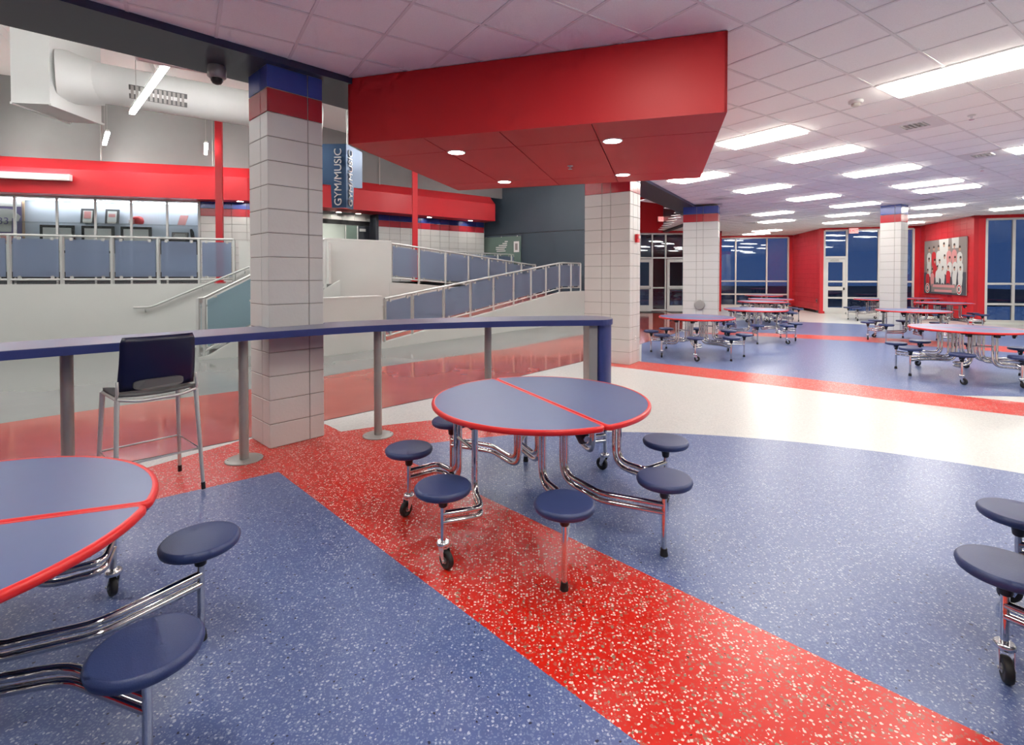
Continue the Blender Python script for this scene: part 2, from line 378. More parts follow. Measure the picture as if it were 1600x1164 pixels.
def panel_meshes():
    fr = MB(); L, W = 2*CELL-.01, CELL-.01
    for sx in (-1, 1): fr.box((sx*(L/2-.02), 0, .006), (.04, W, .022))
    for sy in (-1, 1): fr.box((0, sy*(W/2-.02), .006), (L-.08, .04, .022))
    le = MB().box((0,0,-.012), (L-.08, W-.08, .036)); le.f.pop(1); le.m.pop(1); le.sm.pop(1)  # lens shaped to hang below its frame so the lit sides brighten the tiles
    return fr.mesh('fixture_frame', 'white'), le.mesh('lens', 'panel')
pf, pl = panel_meshes()
names = {(-2,4):'closest of the big white ceiling light panels, at the upper right',(2,5):'ceiling light panel beside the front right edge of the red soffit',(2,8):'ceiling light panel second from the red soffit, toward the poster',
 (2,12):'ceiling light panel third along the row leading from the red soffit',(2,16):'fourth panel of the row, just in front of its close twin',(2,18):'fifth panel of the row, just behind its close twin',
 (6,8):'ceiling light panel partly hidden by the red soffit rear corner',(6,12):'ceiling light panel over the nearest of the far left tables',(6,16):'ceiling light panel behind the one over the far left tables',
 (6,20):'ceiling light panel just left of the top of the square pillar',(10,20):'ceiling light panel beside a vent, nearest the slim left pillars',(12,24):'ceiling light panel right behind the vent-side panel',
 (8,24):'ceiling light panel left of the square pillar, middle of three',(10,28):'ceiling light panel above the red exit sign over the glass door',(16,30):'ceiling light panel second to last before the left window wall',
 (18,32):'last ceiling light panel before the left window wall',(4,24):'ceiling light panel just right of the square pillar top',(6,28):'ceiling light panel behind the right side of the pillar',
 (8,32):'small far light panel over the poster wall corner',(2,28):'ceiling light panel over the right window wall',(-2,12):'ceiling light panel cut by the right edge, high up',(0,24):'ceiling light panel tip at the right edge near the windows'}
for (i, j) in LIGHTS:
    a, b = g2c(i, j), g2c(i+2, j+1)
    t = thing('ceiling_light', names.get((i,j), 'unseen ceiling light panel outside the picture, added to light the room'), 'ceiling light', ((a[0]+b[0])/2, (a[1]+b[1])/2, ZC), GA+R(90), 'white troffer lights in the tile ceiling')
    put('fixture_frame', pf, t); put('lens', pl, t)
vf = MB()
for s in (-1, 1): vf.box((s*CELL*.36, 0, 0), (CELL*.26, CELL-.02, .014)); vf.box((0, s*CELL*.36, 0), (CELL*.48, CELL*.26, .014))
vf = vf.mesh('vent_frame', 'white'); vl = MB().box((0,0,0), (CELL*.46, .012, .05)).mesh('louver', 'white'); vb = MB().box((0,0,.04), (CELL*.5, CELL*.5, .01)).mesh('vent_throat', 'dark')
vn = ['square air vent in the ceiling nearest the big light panel','square air vent in the ceiling below and right of the nearest vent','square air vent in the ceiling just above the slim pillar','square air vent beside the far ceiling panel near the slim pillar','square air vent far back near the left windows','square air vent behind the square pillar top']
for (i, j), lb in zip(VENTS, vn):
    p = g2c(i+.5, j+.5); t = thing('ceiling_vent', lb, 'air vent', (p[0], p[1], ZC+.003), GA, 'square air vents in the ceiling')
    put('vent_frame', vf, t); put('vent_throat', vb, t)
    for k in range(5): put('louver', vl, t, (0, (k-2)*CELL*.09, .02))
def ceiling_bit(name, label, cat, p, parts):
    t = thing(name, label, cat, p)
    for nme, prof, m in parts: MB().lathe(prof, n=16).build(nme, m, t)
ceiling_bit('smoke_detector', 'small white smoke detector beside the nearest light panel', 'smoke detector', (3.91,5.75,ZC), [('base', [(.075,0),(.075,-.02),(.06,-.03)], 'white'), ('sensor', [(.045,-.03),(.045,-.05),(.03,-.06)], 'cream')])
for p, lb in (((5.70,6.26,ZC),'small sprinkler head right of the nearest ceiling vent'),((8.68,9.3,ZC),'sprinkler head just behind the second ceiling vent')):
    ceiling_bit('sprinkler_head', lb, 'sprinkler', p, [('escutcheon', [(.04,0),(.04,-.008),(.015,-.012)], 'white'), ('stem', [(.012,-.01),(.012,-.05)], 'zinc'), ('deflector', [(.028,-.05),(.028,-.055)], 'zinc')])

# ------------------------------------------------------------------ navy beam along the gallery edge
beam = MB()
for k in range(len(BF)-1):
    beam.add([(*BF[k],ZB),(*BF[k+1],ZB),(*BB[k+1],ZB),(*BB[k],ZB),(*BF[k],4.2),(*BF[k+1],4.2),(*BB[k+1],4.2),(*BB[k],4.2)], [[0,3,2,1]], 1)
    beam.add([(*BF[k],ZB),(*BF[k+1],ZB),(*BF[k+1],ZC+.13),(*BF[k],ZC+.13)], [[0,1,2,3]], 0)
    beam.add([(*BB[k],ZB),(*BB[k+1],ZB),(*BB[k+1],7.2),(*BB[k],7.2)], [[3,2,1,0]], 1)
struct(beam.build('trim_2', ['navy','navy_flat']), 'navy painted bulkhead beam along the edge of the tile ceiling')
# rounded navy bulkhead end behind the slim pillar
rb = MB().lathe([(.55,2.95),(.55,3.6)], (5.95,15.9,0), 32); struct(rb.build('trim_3', 'navy'), 'rounded navy bulkhead behind the slim pillar')

# ------------------------------------------------------------------ red soffit box with panels and downlights
ZS = 2.935
sof = thing('red_soffit', 'big red dropped soffit box with panelled underside hanging from the ceiling', 'soffit', (SOF[0][0], SOF[0][1], ZS))
A = Vector((*SOF[0],0)); U = (Vector((*SOF[1],0))-A); V = (Vector((*SOF[3],0))-A); UL, VL = U.length, V.length; U.normalize(); V.normalize()
fa = MB(); th = .02
fa.obox((0,0,0), U*UL, V*th, (0,0,ZC-.002-ZS)); fa.build('front_face', 'red_paint', sof)
MB().obox(U*UL, V*VL, -U*th, (0,0,ZC-.002-ZS)).build('side_face', 'red_paint', sof)
MB().obox((0,0,0), V*VL, U*th, (0,0,ZC-.002-ZS)).build('side_face', 'red_paint', sof)
MB().obox(V*VL, U*UL, -V*th, (0,0,ZC-.002-ZS)).build('back_face', 'red_paint', sof)
ucuts = [0, .232, .45, .69, 1.0]; vcuts = [0, .20, .83, 1.0]
MB().obox(U*.02+V*.02+Vector((0,0,.018)), U*(UL-.04), V*(VL-.04), (0,0,.02)).build('panel_backing', 'dark', sof)
for a in range(4):
    for b in range(3):
        u0, u1 = ucuts[a]*UL+.005, ucuts[a+1]*UL-.005; v0, v1 = vcuts[b]*VL+.005, vcuts[b+1]*VL-.005
        MB().obox(U*u0+V*v0+Vector((0,0,.001)), U*(u1-u0), V*(v1-v0), (0,0,.016)).build('soffit_panel', 'red_paint', sof)
def downlight(p, r, label, group=None):
    t = thing('downlight', label, 'downlight', p, 0, group)
    MB().lathe([(r*1.14,0.012),(r*1.14,-.004),(r*1.0,-.008),(r*.97,.0)], n=28).build('trim_ring', 'white', t)
    MB().lathe([(r*.99,-.003),(r*.2,-.0035),(0,-.0035)], n=28).build('lens', 'spot' , t)
for p, lb in (((-.622,5.437),'round downlight in the red soffit, front left'),((.978,4.976),'round downlight in the red soffit, front right and largest'),((-.135,7.136),'round downlight in the red soffit, rear left'),((1.442,6.642),'round downlight in the red soffit, rear right')):
    downlight((p[0],p[1],ZS), .088, lb, 'downlights in the red soffit')
ceiling_bit('sprinkler_head', 'small sprinkler head under the red soffit between the downlights', 'sprinkler', (.686,6.101,ZS), [('escutcheon', [(.035,0),(.035,-.006),(.015,-.01)], 'white'), ('deflector', [(.012,-.01),(.012,-.03),(.028,-.034),(.028,-.04)], 'zinc')])

# ------------------------------------------------------------------ block pillars
def pillar(label, corner, au, lu, av, lv, ucut, vcut, ztop, red_from=14):
    t = thing('block_pillar', label, 'pillar', (corner[0], corner[1], 0)); u = dirv(au); v = dirv(av)
    c = (u*lu+v*lv)/2; core = MB(); g = .008
    core.obox(u*g+v*g, u*(lu-2*g), v*(lv-2*g), (0,0,ztop)); core.build('mortar_core', 'mortar', t)
    ang = math.atan2(u.y, u.x); us = [0]+[k*lu for k in ucut]+[lu]; vs = [0]+[k*lv for k in vcut]+[lv]; k = 0; z = 0.0
    while z < ztop-.02:
        z1 = min(z+CH, ztop); m = 'block' if k < red_from else ('block_red' if k == red_from else 'block_blue')
        for a in range(len(us)-1):
            for b in range(len(vs)-1):
                if 0 < a < len(us)-2 and 0 < b < len(vs)-2: continue
                du, dv, dz = us[a+1]-us[a]-.007, vs[b+1]-vs[b]-.007, z1-z-.007
                p = u*(us[a]+us[a+1])/2+v*(vs[b]+vs[b+1])/2
                put('block', bevel_box(du, dv, dz, m, .004), t, (p.x, p.y, (z+z1)/2), ang)
        z = z1; k += 1
    return t
P1 = pillar('closest square block pillar with blue and red top courses, beside the bar stool', (-2.25,4.58), 136.9, .46, 46.9, .53, [.37], [.72], ZB)
P2 = pillar('wide block pillar behind the end of the bar, under the red soffit', (2.07,8.91), 145.5, .90, 55.5, .51, [.42,.61], [.3,.73], ZB)
P3 = pillar('wide block pillar standing behind the far left round table', (5.63,13.8), 154.5, .93, 62, .51, [.42,.61], [.5], ZB)
P4 = pillar('square block pillar between the glass door and the team poster', (10.79,13.95), 123.6, .51, 33.6, .50, [.30], [.5], ZC)
# fittings on the pillars
def on_face(o, nrm, name, label, cat, parts):
    """parts: (name, offset along face, z offset, width, height, depth, material)"""
    a = math.atan2(nrm.y, nrm.x); t = thing(name, label, cat, o, a+R(90))
    for (n_, dx, dz, wd, h, d, m) in parts: put(n_, bevel_box(wd, d, h, m, .003), t, (dx, -d/2, dz))
    return t
vv = dirv(55.5); p2c = Vector((2.07,8.91,0)); nf = dirv(55.5-90)
on_face(p2c+vv*.29+Vector((0,0,2.28)), nf, 'fire_alarm', 'red fire alarm horn on the side of the wide pillar', 'fire alarm', [('housing',0,0,.11,.15,.05,'red_bright'),('strobe',0,.02,.05,.05,.075,'white')])
on_face(p2c+vv*.26+Vector((0,0,.44)), nf, 'wall_outlet', 'white power outlet low on the wide pillar beside the bar end', 'outlet', [('plate',0,0,.08,.12,.008,'white'),('socket',0,.025,.035,.03,.012,'cream'),('socket',0,-.025,.035,.03,.012,'cream')])
dome = thing('dome_camera', 'grey dome security camera under the navy beam by the pillar', 'camera', (-2.75,4.66,ZB))
MB().lathe([(.072,0),(.078,-.03),(.078,-.10),(.06,-.115)], n=24).build('housing', 'silver', dome); MB().lathe([(.052,-.112),(.05,-.135),(.036,-.158),(.015,-.168),(0,-.17)], n=20).build('dome', 'dark', dome)

# ------------------------------------------------------------------ round tables with eight attached stools
ZT = .765; RT = .728; RS = .885
def half_outline(inset=0.0, gap=.005, rc=.035, n=36):
    r = RT-inset; x0 = gap+inset; pts = []
    rc = max(rc-inset, .004)
    # corners where the straight seam meets the circle, rounded
    yc = math.sqrt((r-rc)**2-(x0+rc)**2); a = math.atan2(yc, x0+rc)
    for k in range(n+1):
        t = -a+2*a*k/n; pts.append((r*math.cos(t), r*math.sin(t)))
    for k in range(1, 7):
        t = a+(math.pi-a)*k/6; pts.append((x0+rc+rc*math.cos(t), yc+rc*math.sin(t)))
    for k in range(0, 6):
        t = math.pi+(math.pi-a)*k/6; pts.append((x0+rc+rc*math.cos(t), -yc+rc*math.sin(t)))
    return pts
top_me = MB().prism(half_outline(.0155), ZT-.028, ZT).mesh('tabletop', 'laminate')
eb = MB(); prof = [(.0165,.0004),(.013,.0012),(.002,.0012),(-.003,-.004),(-.005,-.014),(-.003,-.025),(.002,-.030),(.0165,-.030)]
rings = [half_outline(p[0]) for p in prof]; nn = len(rings[0]); vs = []
for q, p in zip(rings, prof): vs += [(x, y, ZT+p[1]) for x, y in q]
eb.add(vs, [[a*nn+k, (a+1)*nn+k, (a+1)*nn+(k+1) % nn, a*nn+(k+1) % nn] for a in range(len(prof)-1) for k in range(nn)], 0, True)
edge_me = eb.mesh('edge_band', 'edge')
seat_me = MB().lathe([(0,-.042),(.143,-.042),(.151,-.036),(.156,-.020),(.155,-.012),(.146,-.001),(.140,.0),(.05,.001),(0,.001)], n=40).mesh('seat', 'seat')
sock_me = MB().lathe([(.017,-.125),(.023,-.12),(.028,-.08),(.046,-.046),(.046,-.040)], n=16).mesh('seat_socket', 'dark')
bolt_me = MB().lathe([(.0,.03),(.006,.028),(.006,-.0)], n=8).mesh('bolt', 'zinc')
post_c = MB().tube([(0,0,.135),(0,0,.37)], .0145, 12).mesh('stool_post', 'chrome')
post_f = MB().tube([(0,0,.03),(0,0,.37)], .0145, 12).mesh('stool_post', 'chrome')
glide_me = MB().lathe([(.022,0),(.022,.012),(.019,.03),(.018,.042)], n=14).mesh('rubber_foot', 'rubber')
hs = MB(); hs.lathe([(.030,.142),(.036,.136),(.036,.122),(.030,.116)], n=16)
for s in (-1, 1): hs.add([(-.022,s*.021,.122),(.028,s*.021,.122),(.040,s*.021,.045),(.024,s*.021,.035),(-.022,s*.024,.122),(.028,s*.024,.122),(.040,s*.024,.045),(.024,s*.024,.035)], [[0,1,2,3],[7,6,5,4],[0,4,5,1],[1,5,6,2],[2,6,7,3],[3,7,4,0]])
hs.box((.003,0,.120), (.05,.048,.008)); house_me = hs.mesh('caster', 'zinc')
wh = MB(); wh.lathe([(.012,-.013),(.034,-.013),(.036,-.015),(.046,-.014),(.050,-.008),(.050,.008),(.046,.014),(.036,.015),(.034,.013),(.012,.013)], n=24)
wheel_me = wh.mesh('wheel', 'rubber'); wheel_me.transform(Matrix.Rotation(R(90), 4, 'X'))
hub_me = MB().lathe([(.017,-.0165),(.017,.0165)], n=18).lathe([(.006,-.027),(.006,.027)], n=8).mesh('hub', 'steel'); hub_me.transform(Matrix.Rotation(R(90), 4, 'X'))
def arm_mesh(a, b, c):
    mb = MB(); a, b, c = Vector((*a,0)), Vector((*b,0)), Vector((*c,0)); d = (c-b).normalized()
    for z, ext in ((.292, 0.0), (.247, .045)):
        e = c+d*ext; zv = Vector((0,0,z))
        mb.tube(fillet([a+zv, b+zv, e+zv, e+Vector((0,0,ZT-.03))], [0,.06,.085+ext,0], 7), .0165, 12)
    return mb.mesh('stool_arm', 'chrome')
def sp(a): return (RS*math.cos(R(a)), RS*math.sin(R(a)))
arms = {22.5: arm_mesh(sp(22.5), (.60,.375), (.55,.165)), -22.5: arm_mesh(sp(-22.5), (.60,-.375), (.55,-.165)),
        67.5: arm_mesh(sp(67.5), (.11,.53), (.085,.19)), -67.5: arm_mesh(sp(-67.5), (.11,-.53), (.085,-.19))}
brace_me = MB().tube([(.55,-.12,.54),(.55,.12,.54)], .011, 8).mesh('leg_brace', 'chrome')
rail_me = MB().box((.075,0,ZT-.047), (.05,1.02,.035)).mesh('seam_rail', 'steel')
rail2_me = MB().box((.54,0,ZT-.042), (.06,.50,.026)).mesh('rim_rail', 'dark')
cross_me = MB().box((.31,.165,ZT-.044), (.52,.05,.028)).box((.31,-.165,ZT-.044), (.52,.05,.028)).mesh('cross_rail', 'darkgrey')
hb = MB()
hinge_me = hb.obox((.012,.555,ZT-.03), (.10,0,0), (0,.028,0), (0,0,-.03)).add([(.012,.56,ZT-.06),(.112,.56,ZT-.06),(.07,.56,ZT-.135),(.03,.56,ZT-.135),(.012,.58,ZT-.06),(.112,.58,ZT-.06),(.07,.58,ZT-.135),(.03,.58,ZT-.135)], [[0,1,2,3],[7,6,5,4],[0,4,5,1],[1,5,6,2],[2,6,7,3],[3,7,4,0]]).mesh('hinge_bracket', 'dark')
hbolt_me = MB().lathe([(.018,-.006),(.018,.03)], n=14).mesh('hinge_bolt', 'zinc'); hbolt_me.transform(Matrix.Rotation(R(90), 4, 'X'))
lock_me = MB().box((.545,.165,ZT-.06), (.09,.05,.05)).box((.545,-.165,ZT-.06), (.09,.05,.05)).mesh('lock_bracket', 'dark')
def make_table():
    t = empty('cafeteria_table')
    for h in (0, 1):
        rz = math.pi*h
        def hp(n_, me): return put(n_, me, t, (0,0,0), rz)
        tp = hp('tabletop', top_me); put('edge_band', edge_me, tp)
        for n_, me in (('leg_brace', brace_me), ('seam_rail', rail_me), ('rim_rail', rail2_me), ('cross_rail', cross_me), ('lock_bracket', lock_me)): hp(n_, me)
        b = hp('hinge_bracket', hinge_me); put('hinge_bolt', hbolt_me, b, (.05,.60,ZT-.10))
        for a in (-67.5,-22.5,22.5,67.5):
            hp('stool_arm', arms[a]); x, y = sp(a+180*h)
            s = put('seat', seat_me, t, (x, y, .455)); put('seat_socket', sock_me, s)
            bl = put('bolt', bolt_me, s, (.02,-.018,-.085)); bl.rotation_euler = (R(80), 0, 0)
            if abs(a) < 40:
                put('stool_post', post_c, t, (x, y, 0)); rr = rz+R(a*1.7+70)
                c = put('caster', house_me, t, (x, y, 0), rr); put('wheel', wheel_me, c, (.030,0,.050)); put('hub', hub_me, c, (.030,0,.050))
            else:
                p = put('stool_post', post_f, t, (x, y, 0)); put('rubber_foot', glide_me, p)
    return t
TABLES = [((.18,3.40),207.5,'round blue split-top table with eight stools in the centre foreground'),
 ((-2.025,1.572),110,'round blue table cut off by the left edge of the picture, seen closest'),
 ((2.75,1.58),131.6,'table at the right edge of which only two blue stools show'),
 ((3.70,10.12),226.5,'round table between the two wide pillars, left end of the far row'),
 ((6.02,12.45),-45,'round table just right of the slim far pillar, behind the leftmost far table'),
 ((8.05,16.2),70,'round table in front of the left windows, third in the left row'),
 ((9.2,17.9),30,'round table beside the plain red wall, fourth in the left row'),
 ((10.6,21.2),-20,'small looking table closest to the left window wall'),
 ((7.2,7.95),248,'round table near the right edge with a red line reflected on its top'),
 ((9.62,12.05),131,'round table overlapping the foot of the square pillar'),
 ((13.25,15.4),200,'round table in front of the team poster'),
 ((15.0,18.55),160,'farthest round table at the red poster wall corner'),
 ((12.95,17.75),215,'round table mostly hidden behind the square pillar'),
 ((16.75,14.9),180,'round table at the far right edge by the windows')]
proto = make_table()
for k, (p, n_, lb) in enumerate(TABLES):
    t = proto if k == 0 else copy_tree(proto)
    t.location = (p[0], p[1], 0.0012); t.rotation_euler = (0, 0, R(n_)); tag(t, lb, 'table', 'round cafeteria tables with attached stools')

# ------------------------------------------------------------------ curved standing-height bar
ZBT = 1.122
front = [(-6.0,.35),(-5.1,1.32),(-4.2,2.2),(-3.25,3.15),(-2.81,3.56),(-2.49,3.85),(-2.2,4.14),(-1.75,4.52),(-1.23,4.85),(-.6,5.10),(-.02,5.26),(.5,5.34),(.92,5.38)]
def smooth(pts, n=4):
    P = [Vector(p) for p in pts]; out = []
    for i in range(len(P)-1):
        a, b, c, d = P[max(i-1,0)], P[i], P[i+1], P[min(i+2,len(P)-1)]
        for k in range(n):
            t = k/n; out.append(.5*((2*b)+(c-a)*t+(2*a-5*b+4*c-d)*t*t+(3*b-a-3*c+d)*t**3))
    out.append(P[-1]); return [(v.x, v.y) for v in out]
fs = smooth(front); bs = offset_line(fs, .58); cs = offset_line(fs, .29)
e0, e1 = Vector(fs[-1]), Vector(bs[-1]); mid = (e0+e1)/2; dE = Vector((.29,0)); ax = (e0-e1)/2; ay = Vector((-ax.y, ax.x))
end = [tuple(mid+ax*math.cos(R(a))+ay*math.sin(R(a))*.75) for a in range(0, 181, 12)]
bar = thing('bar_counter', 'long curved blue standing-height bar counter on grey posts', 'counter', (cs[30][0], cs[30][1], 0))
def rel(pts): return [(p[0]-cs[30][0], p[1]-cs[30][1]) for p in pts]
out = fs[:-1]+end+bs[:-1][::-1]
MB().prism(rel(out), ZBT-.004, ZBT).build('countertop', 'bartop', bar)
MB().prism(rel(out), ZBT-.062, ZBT-.004, 0, True).build('counter_edge', 'baredge', bar)
for q in ((-3.23,3.60),(-2.345,4.32),(-1.36,4.98),(-.285,5.50),(-4.3,2.45)):
    x, y = q[0]-cs[30][0], q[1]-cs[30][1]
    p = MB().lathe([(.038,.012),(.038,ZBT-.065)], (x,y,0), 24).build('support_post', 'silver', bar)
    MB().lathe([(.15,.002),(.15,.008),(.142,.012),(.04,.013)], (x,y,0), 40).build('base_plate', 'silver', p)
    sc_ = MB()
    for k in range(4): sc_.lathe([(.007,.012),(.005,.016)], (x+.125*math.cos(k*1.571+.5), y+.125*math.sin(k*1.571+.5), 0), 8)
    sc_.build('base_screws', 'zinc', p)
hp = [tuple(mid+(ax*math.cos(R(a))*.78+ay*math.sin(R(a))*.62)+Vector((.025,0))) for a in range(-6, 187, 8)]
hp_in = [tuple(mid+(ax*math.cos(R(a))*.70+ay*math.sin(R(a))*.54)+Vector((.025,0))) for a in range(-6, 187, 8)]
MB().prism(rel(hp+hp_in[::-1]), .002, ZBT-.064, 0, True).build('curved_end_panel', 'baredge', bar)
MB().prism(rel([(mid.x-.075,mid.y-.24),(mid.x+.015,mid.y-.24),(mid.x+.015,mid.y+.22),(mid.x-.075,mid.y+.22)]), .002, ZBT-.064).build('end_leg_panel', 'silver', bar)

def cut(o, cutter):
    md = o.modifiers.new('notch', 'BOOLEAN'); md.operation = 'DIFFERENCE'; md.object = cutter; md.solver = 'EXACT'
    dg = bpy.context.evaluated_depsgraph_get(); me = bpy.data.meshes.new_from_object(o.evaluated_get(dg)); o.modifiers.clear(); o.data = me
    for p_ in me.polygons: p_.use_smooth = False
pu, pv = dirv(136.9), dirv(46.9); pc0 = Vector((-2.25,4.58,.9))-pu*.004-pv*.004
cutter = MB().obox(pc0, pu*.47, pv*.54, (0,0,.5)).build('notch_tool', 'dark')
for o_ in list(bar.children):
    if o_.name.startswith('counter'): cut(o_, cutter)
bpy.data.objects.remove(cutter)

# ------------------------------------------------------------------ bar stool
bsr = R(140-90)   # the stool faces the bar (local +y)
st = thing('bar_stool', 'tall bar stool with navy plastic back pushed up to the bar', 'stool', (-2.68,3.665,.0012), bsr)
SH = .77
def rshell():
    mb = MB(); n, m = 14, 10; vs = []
    for j in range(m+1):
        t = j/m; z = SH+.035+t*.375; y = -.215-.055*t-.02*math.sin(t*3.1)
        hw = .232-.012*t; rc = 0.03
        if t > .94: hw -= .012
        for i in range(n+1):
            s = -1+2*i/n; vs.append((s*hw, y+.045*s*s*(1-.3*t), z))
    N = len(vs); vs += [(v[0], v[1]+.008, v[2]) for v in vs]
    fs_ = []
    for j in range(m):
        for i in range(n):
            a = j*(n+1)+i; fs_.append([a, a+1, a+n+2, a+n+1]); fs_.append([N+a+n+1, N+a+n+2, N+a+1, N+a])
    rim = [i for i in range(n+1)]+[j*(n+1)+n for j in range(1, m+1)]+[m*(n+1)+i for i in range(n-1, -1, -1)]+[j*(n+1) for j in range(m-1, 0, -1)]
    for a, b in zip(rim, rim[1:]+rim[:1]): fs_.append([b, a, N+a, N+b])
    mb.add(vs, fs_, 0, True); return mb
rshell().build('backrest', 'shell', st)
pan = MB()
pp = [(.15*math.copysign(abs(math.cos(R(a)))**.5, math.cos(R(a))), .036*math.copysign(abs(math.sin(R(a)))**.6, math.sin(R(a)))) for a in range(0, 360, 15)]
pan.add([(x, -.246+.045*(x/.232)**2-.002, SH+.075+z) for x, z in pp]+[(x, -.222+.045*(x/.232)**2, SH+.075+z) for x, z in pp], [list(range(24))]+[[k, (k+1) % 24, 24+(k+1) % 24, 24+k] for k in range(24)])
pan.build('lumbar_panel', 'meshgrey', st)
sm_ = MB(); n = 12; vs = []
for j in range(n+1):
    for i in range(n+1):
        x = -.23+.46*i/n; y = -.22+.44*j/n; vs.append((x, y, SH+.012-.03*(1-(x/.23)**2)*.6+(.02*max(0,(-y-.12)/.1))))
N = len(vs); vs += [(v[0], v[1], v[2]-.022) for v in vs]
ff = []
for j in range(n):
    for i in range(n):
        a = j*(n+1)+i; ff.append([a, a+1, a+n+2, a+n+1]); ff.append([N+a+n+1, N+a+n+2, N+a+1, N+a])
rim = [i for i in range(n+1)]+[j*(n+1)+n for j in range(1, n+1)]+[n*(n+1)+i for i in range(n-1, -1, -1)]+[j*(n+1) for j in range(n-1, 0, -1)]
for a, b in zip(rim, rim[1:]+rim[:1]): ff.append([b, a, N+a, N+b])
sm_.add(vs, ff, 0, True); sm_.build('seat', 'meshgrey', st)
MB().tube(fillet([(-.235,-.21,SH-.01),(-.12,-.225,SH-.035),(.12,-.225,SH-.035),(.235,-.21,SH-.01)], .05), .012, 10).tube([(-.235,.2,SH-.02),(.235,.2,SH-.02)], .011, 8).tube([(-.235,-.21,SH-.012),(-.235,.2,SH-.02)], .011, 8).tube([(.235,-.21,SH-.012),(.235,.2,SH-.02)], .011, 8).build('seat_frame', 'railing', st)
for sx in (-1, 1):
    MB().tube([(sx*.238,-.20,SH-.01),(sx*.236,-.222,SH+.03),(sx*.234,-.205,SH+.11)], .010, 8).build('back_bracket', 'railing', st)
    for sy in (-1, 1):
        a = Vector((sx*.235, sy*.205, SH-.015)); b = Vector((sx*.262, sy*.262, .012))
        l = MB().tube([a, b], [.0165,.0125], 12).build('leg', 'railing', st)
        c0 = a+(b-a)*.93; MB().tube([c0, b], .0145, 12).build('foot_cap', 'dark', l)
zr = .315; k_ = lambda s: .235+.027*(SH-zr)/SH
MB().tube([(-.25,-.236,zr),(-.25,.236,zr),(.25,.236,zr),(.25,-.236,zr)], .0075, 8, closed=True).build('footrest', 'railing', st)

# ------------------------------------------------------------------ gallery: walls, stair, ramps, railings
ZU = 1.42
def wall(name, pts, z0, z1, th, m, label):
    """wall along a polyline, thickness to the left"""
    mb = MB(); o = offset_line(pts, th)
    z1 = z1 if isinstance(z1, (list, tuple)) else [z1]*len(pts); z0 = z0 if isinstance(z0, (list, tuple)) else [z0]*len(pts)
    for i in range(len(pts)-1):
        mb.prism([pts[i], pts[i+1], o[i+1], o[i]], [z0[i], z0[i+1], z0[i+1], z0[i]], [z1[i], z1[i+1], z1[i+1], z1[i]])
    return struct(mb.build(name, m), label)
def rp0(s, o): return (-2.87+.635*s-.773*o, 10.91+.773*s+.635*o)
WL = [(-15.0,8.2),(-10.2,9.93),(-9.22,10.29),(-6.29,11.36),(-5.4,11.68)]
wall('wall_terrace', WL, 0, ZU, .2, 'plaster', 'pale plastered retaining wall below the upper terrace')
flat_o = flat('floor_terrace', WL+[(-4.3,12.1),rp0(1.2,1.75),rp0(1.5,3.35),rp0(8.3,3.35),(-1.3,20.9),(-2,23),(-16,23),(-16,8)], 'concrete', ZU-.004); struct(flat_o, 'upper terrace floor')
# stub wall at the stair head, tall guard wall, low front wall
wall('wall_stairhead', [(-6.27,11.40),(-5.95,11.52),(-4.3,11.62)], ZU-.6, 2.38, .18, 'plaster', 'short white guard wall at the head of the stair')
wall('wall_guard', [(-4.48,11.86),(-3.22,13.16)], 0, [2.47,2.49], .18, 'plaster', 'tall white guard wall beside the upper ramp')
wall('trim_4', [(-4.48,11.85),(-3.22,13.15)], [2.47,2.49], [2.495,2.515], .22, 'trimwhite', 'white cap of the tall guard wall')
wall('wall_low', [(-4.6,8.85),(-3.74,9.87),(-2.87,10.91)], 0, 1.14, .16, 'plaster', 'low white wall at the foot of the ramp')
wall('trim_5', [(-4.6,8.84),(-3.74,9.86),(-2.87,10.90)], 1.14, 1.165, .19, 'trimwhite', 'white cap of the low wall')
# stair
s0 = Vector((-5.98,9.45,0)); sd = Vector((.86,.51,0)).normalized(); sn = Vector((-sd.y, sd.x, 0))
stair = struct(empty('stair', s0), 'concrete stair with white stringer rising to the terrace')
for k in range(8):
    o = sd*(.18+.30*k)+sn*.14; MB().obox(o, sd*.30, sn*1.60, (0,0,.177*(k+1))).build('step', 'concrete', stair)
str_ = MB(); L = 2.6
a = [(0,0),(0,.05),(.16,.07),(L,1.50),(L,0)]
str_.add([sd*x+Vector((0,0,z)) for x, z in a]+[sd*x+sn*.13+Vector((0,0,z)) for x, z in a], [[0,4,3,2,1],[5,6,7,8,9]]+[[k, (k+1) % 5, 5+(k+1) % 5, 5+k][::-1] for k in range(5)])
str_.build('stringer', 'plaster', stair)
# ramps
RD = Vector((.635,.773)); RN = Vector((-.773,.635)); r0 = Vector((-2.87,10.91))
def rp(s, o=0): v = r0+RD*s+RN*o; return (v.x, v.y)
def zr1(s): return .02+ (0.94*min(max(s,0),7.0)/7.0)
ramp = MB()
ramp.add([(*rp(0,.1),.03),(*rp(7.0,.1),zr1(7)),(*rp(7.0,1.6),zr1(7)),(*rp(0,1.6),.03)], [[0,1,2,3]])
ramp.add([(*rp(7.0,.1),zr1(7)),(*rp(8.5,.1),zr1(7)),(*rp(8.5,3.3),zr1(7)),(*rp(7.0,3.3),zr1(7))], [[0,1,2,3]])
struct(ramp.build('floor_ramp', 'red_concrete'), 'red lower ramp and its landing')
def curb(name, s0_, s1_, o, zf, hgt, label, zbase=0, n=2):
    S = [s0_+(s1_-s0_)*k/n for k in range(n+1)]
    return wall(name, [rp(s, o) for s in S], zbase, [zf(s)+hgt for s in S], .12, 'plaster', label)
curb('wall_ramp', 0, 8.4, 0, zr1, .11, 'white side wall of the lower ramp rising to the right', 0, 12)
def zr2(s): return .96+(ZU-.96)*min(max((7.6-s)/6.0,0),1)
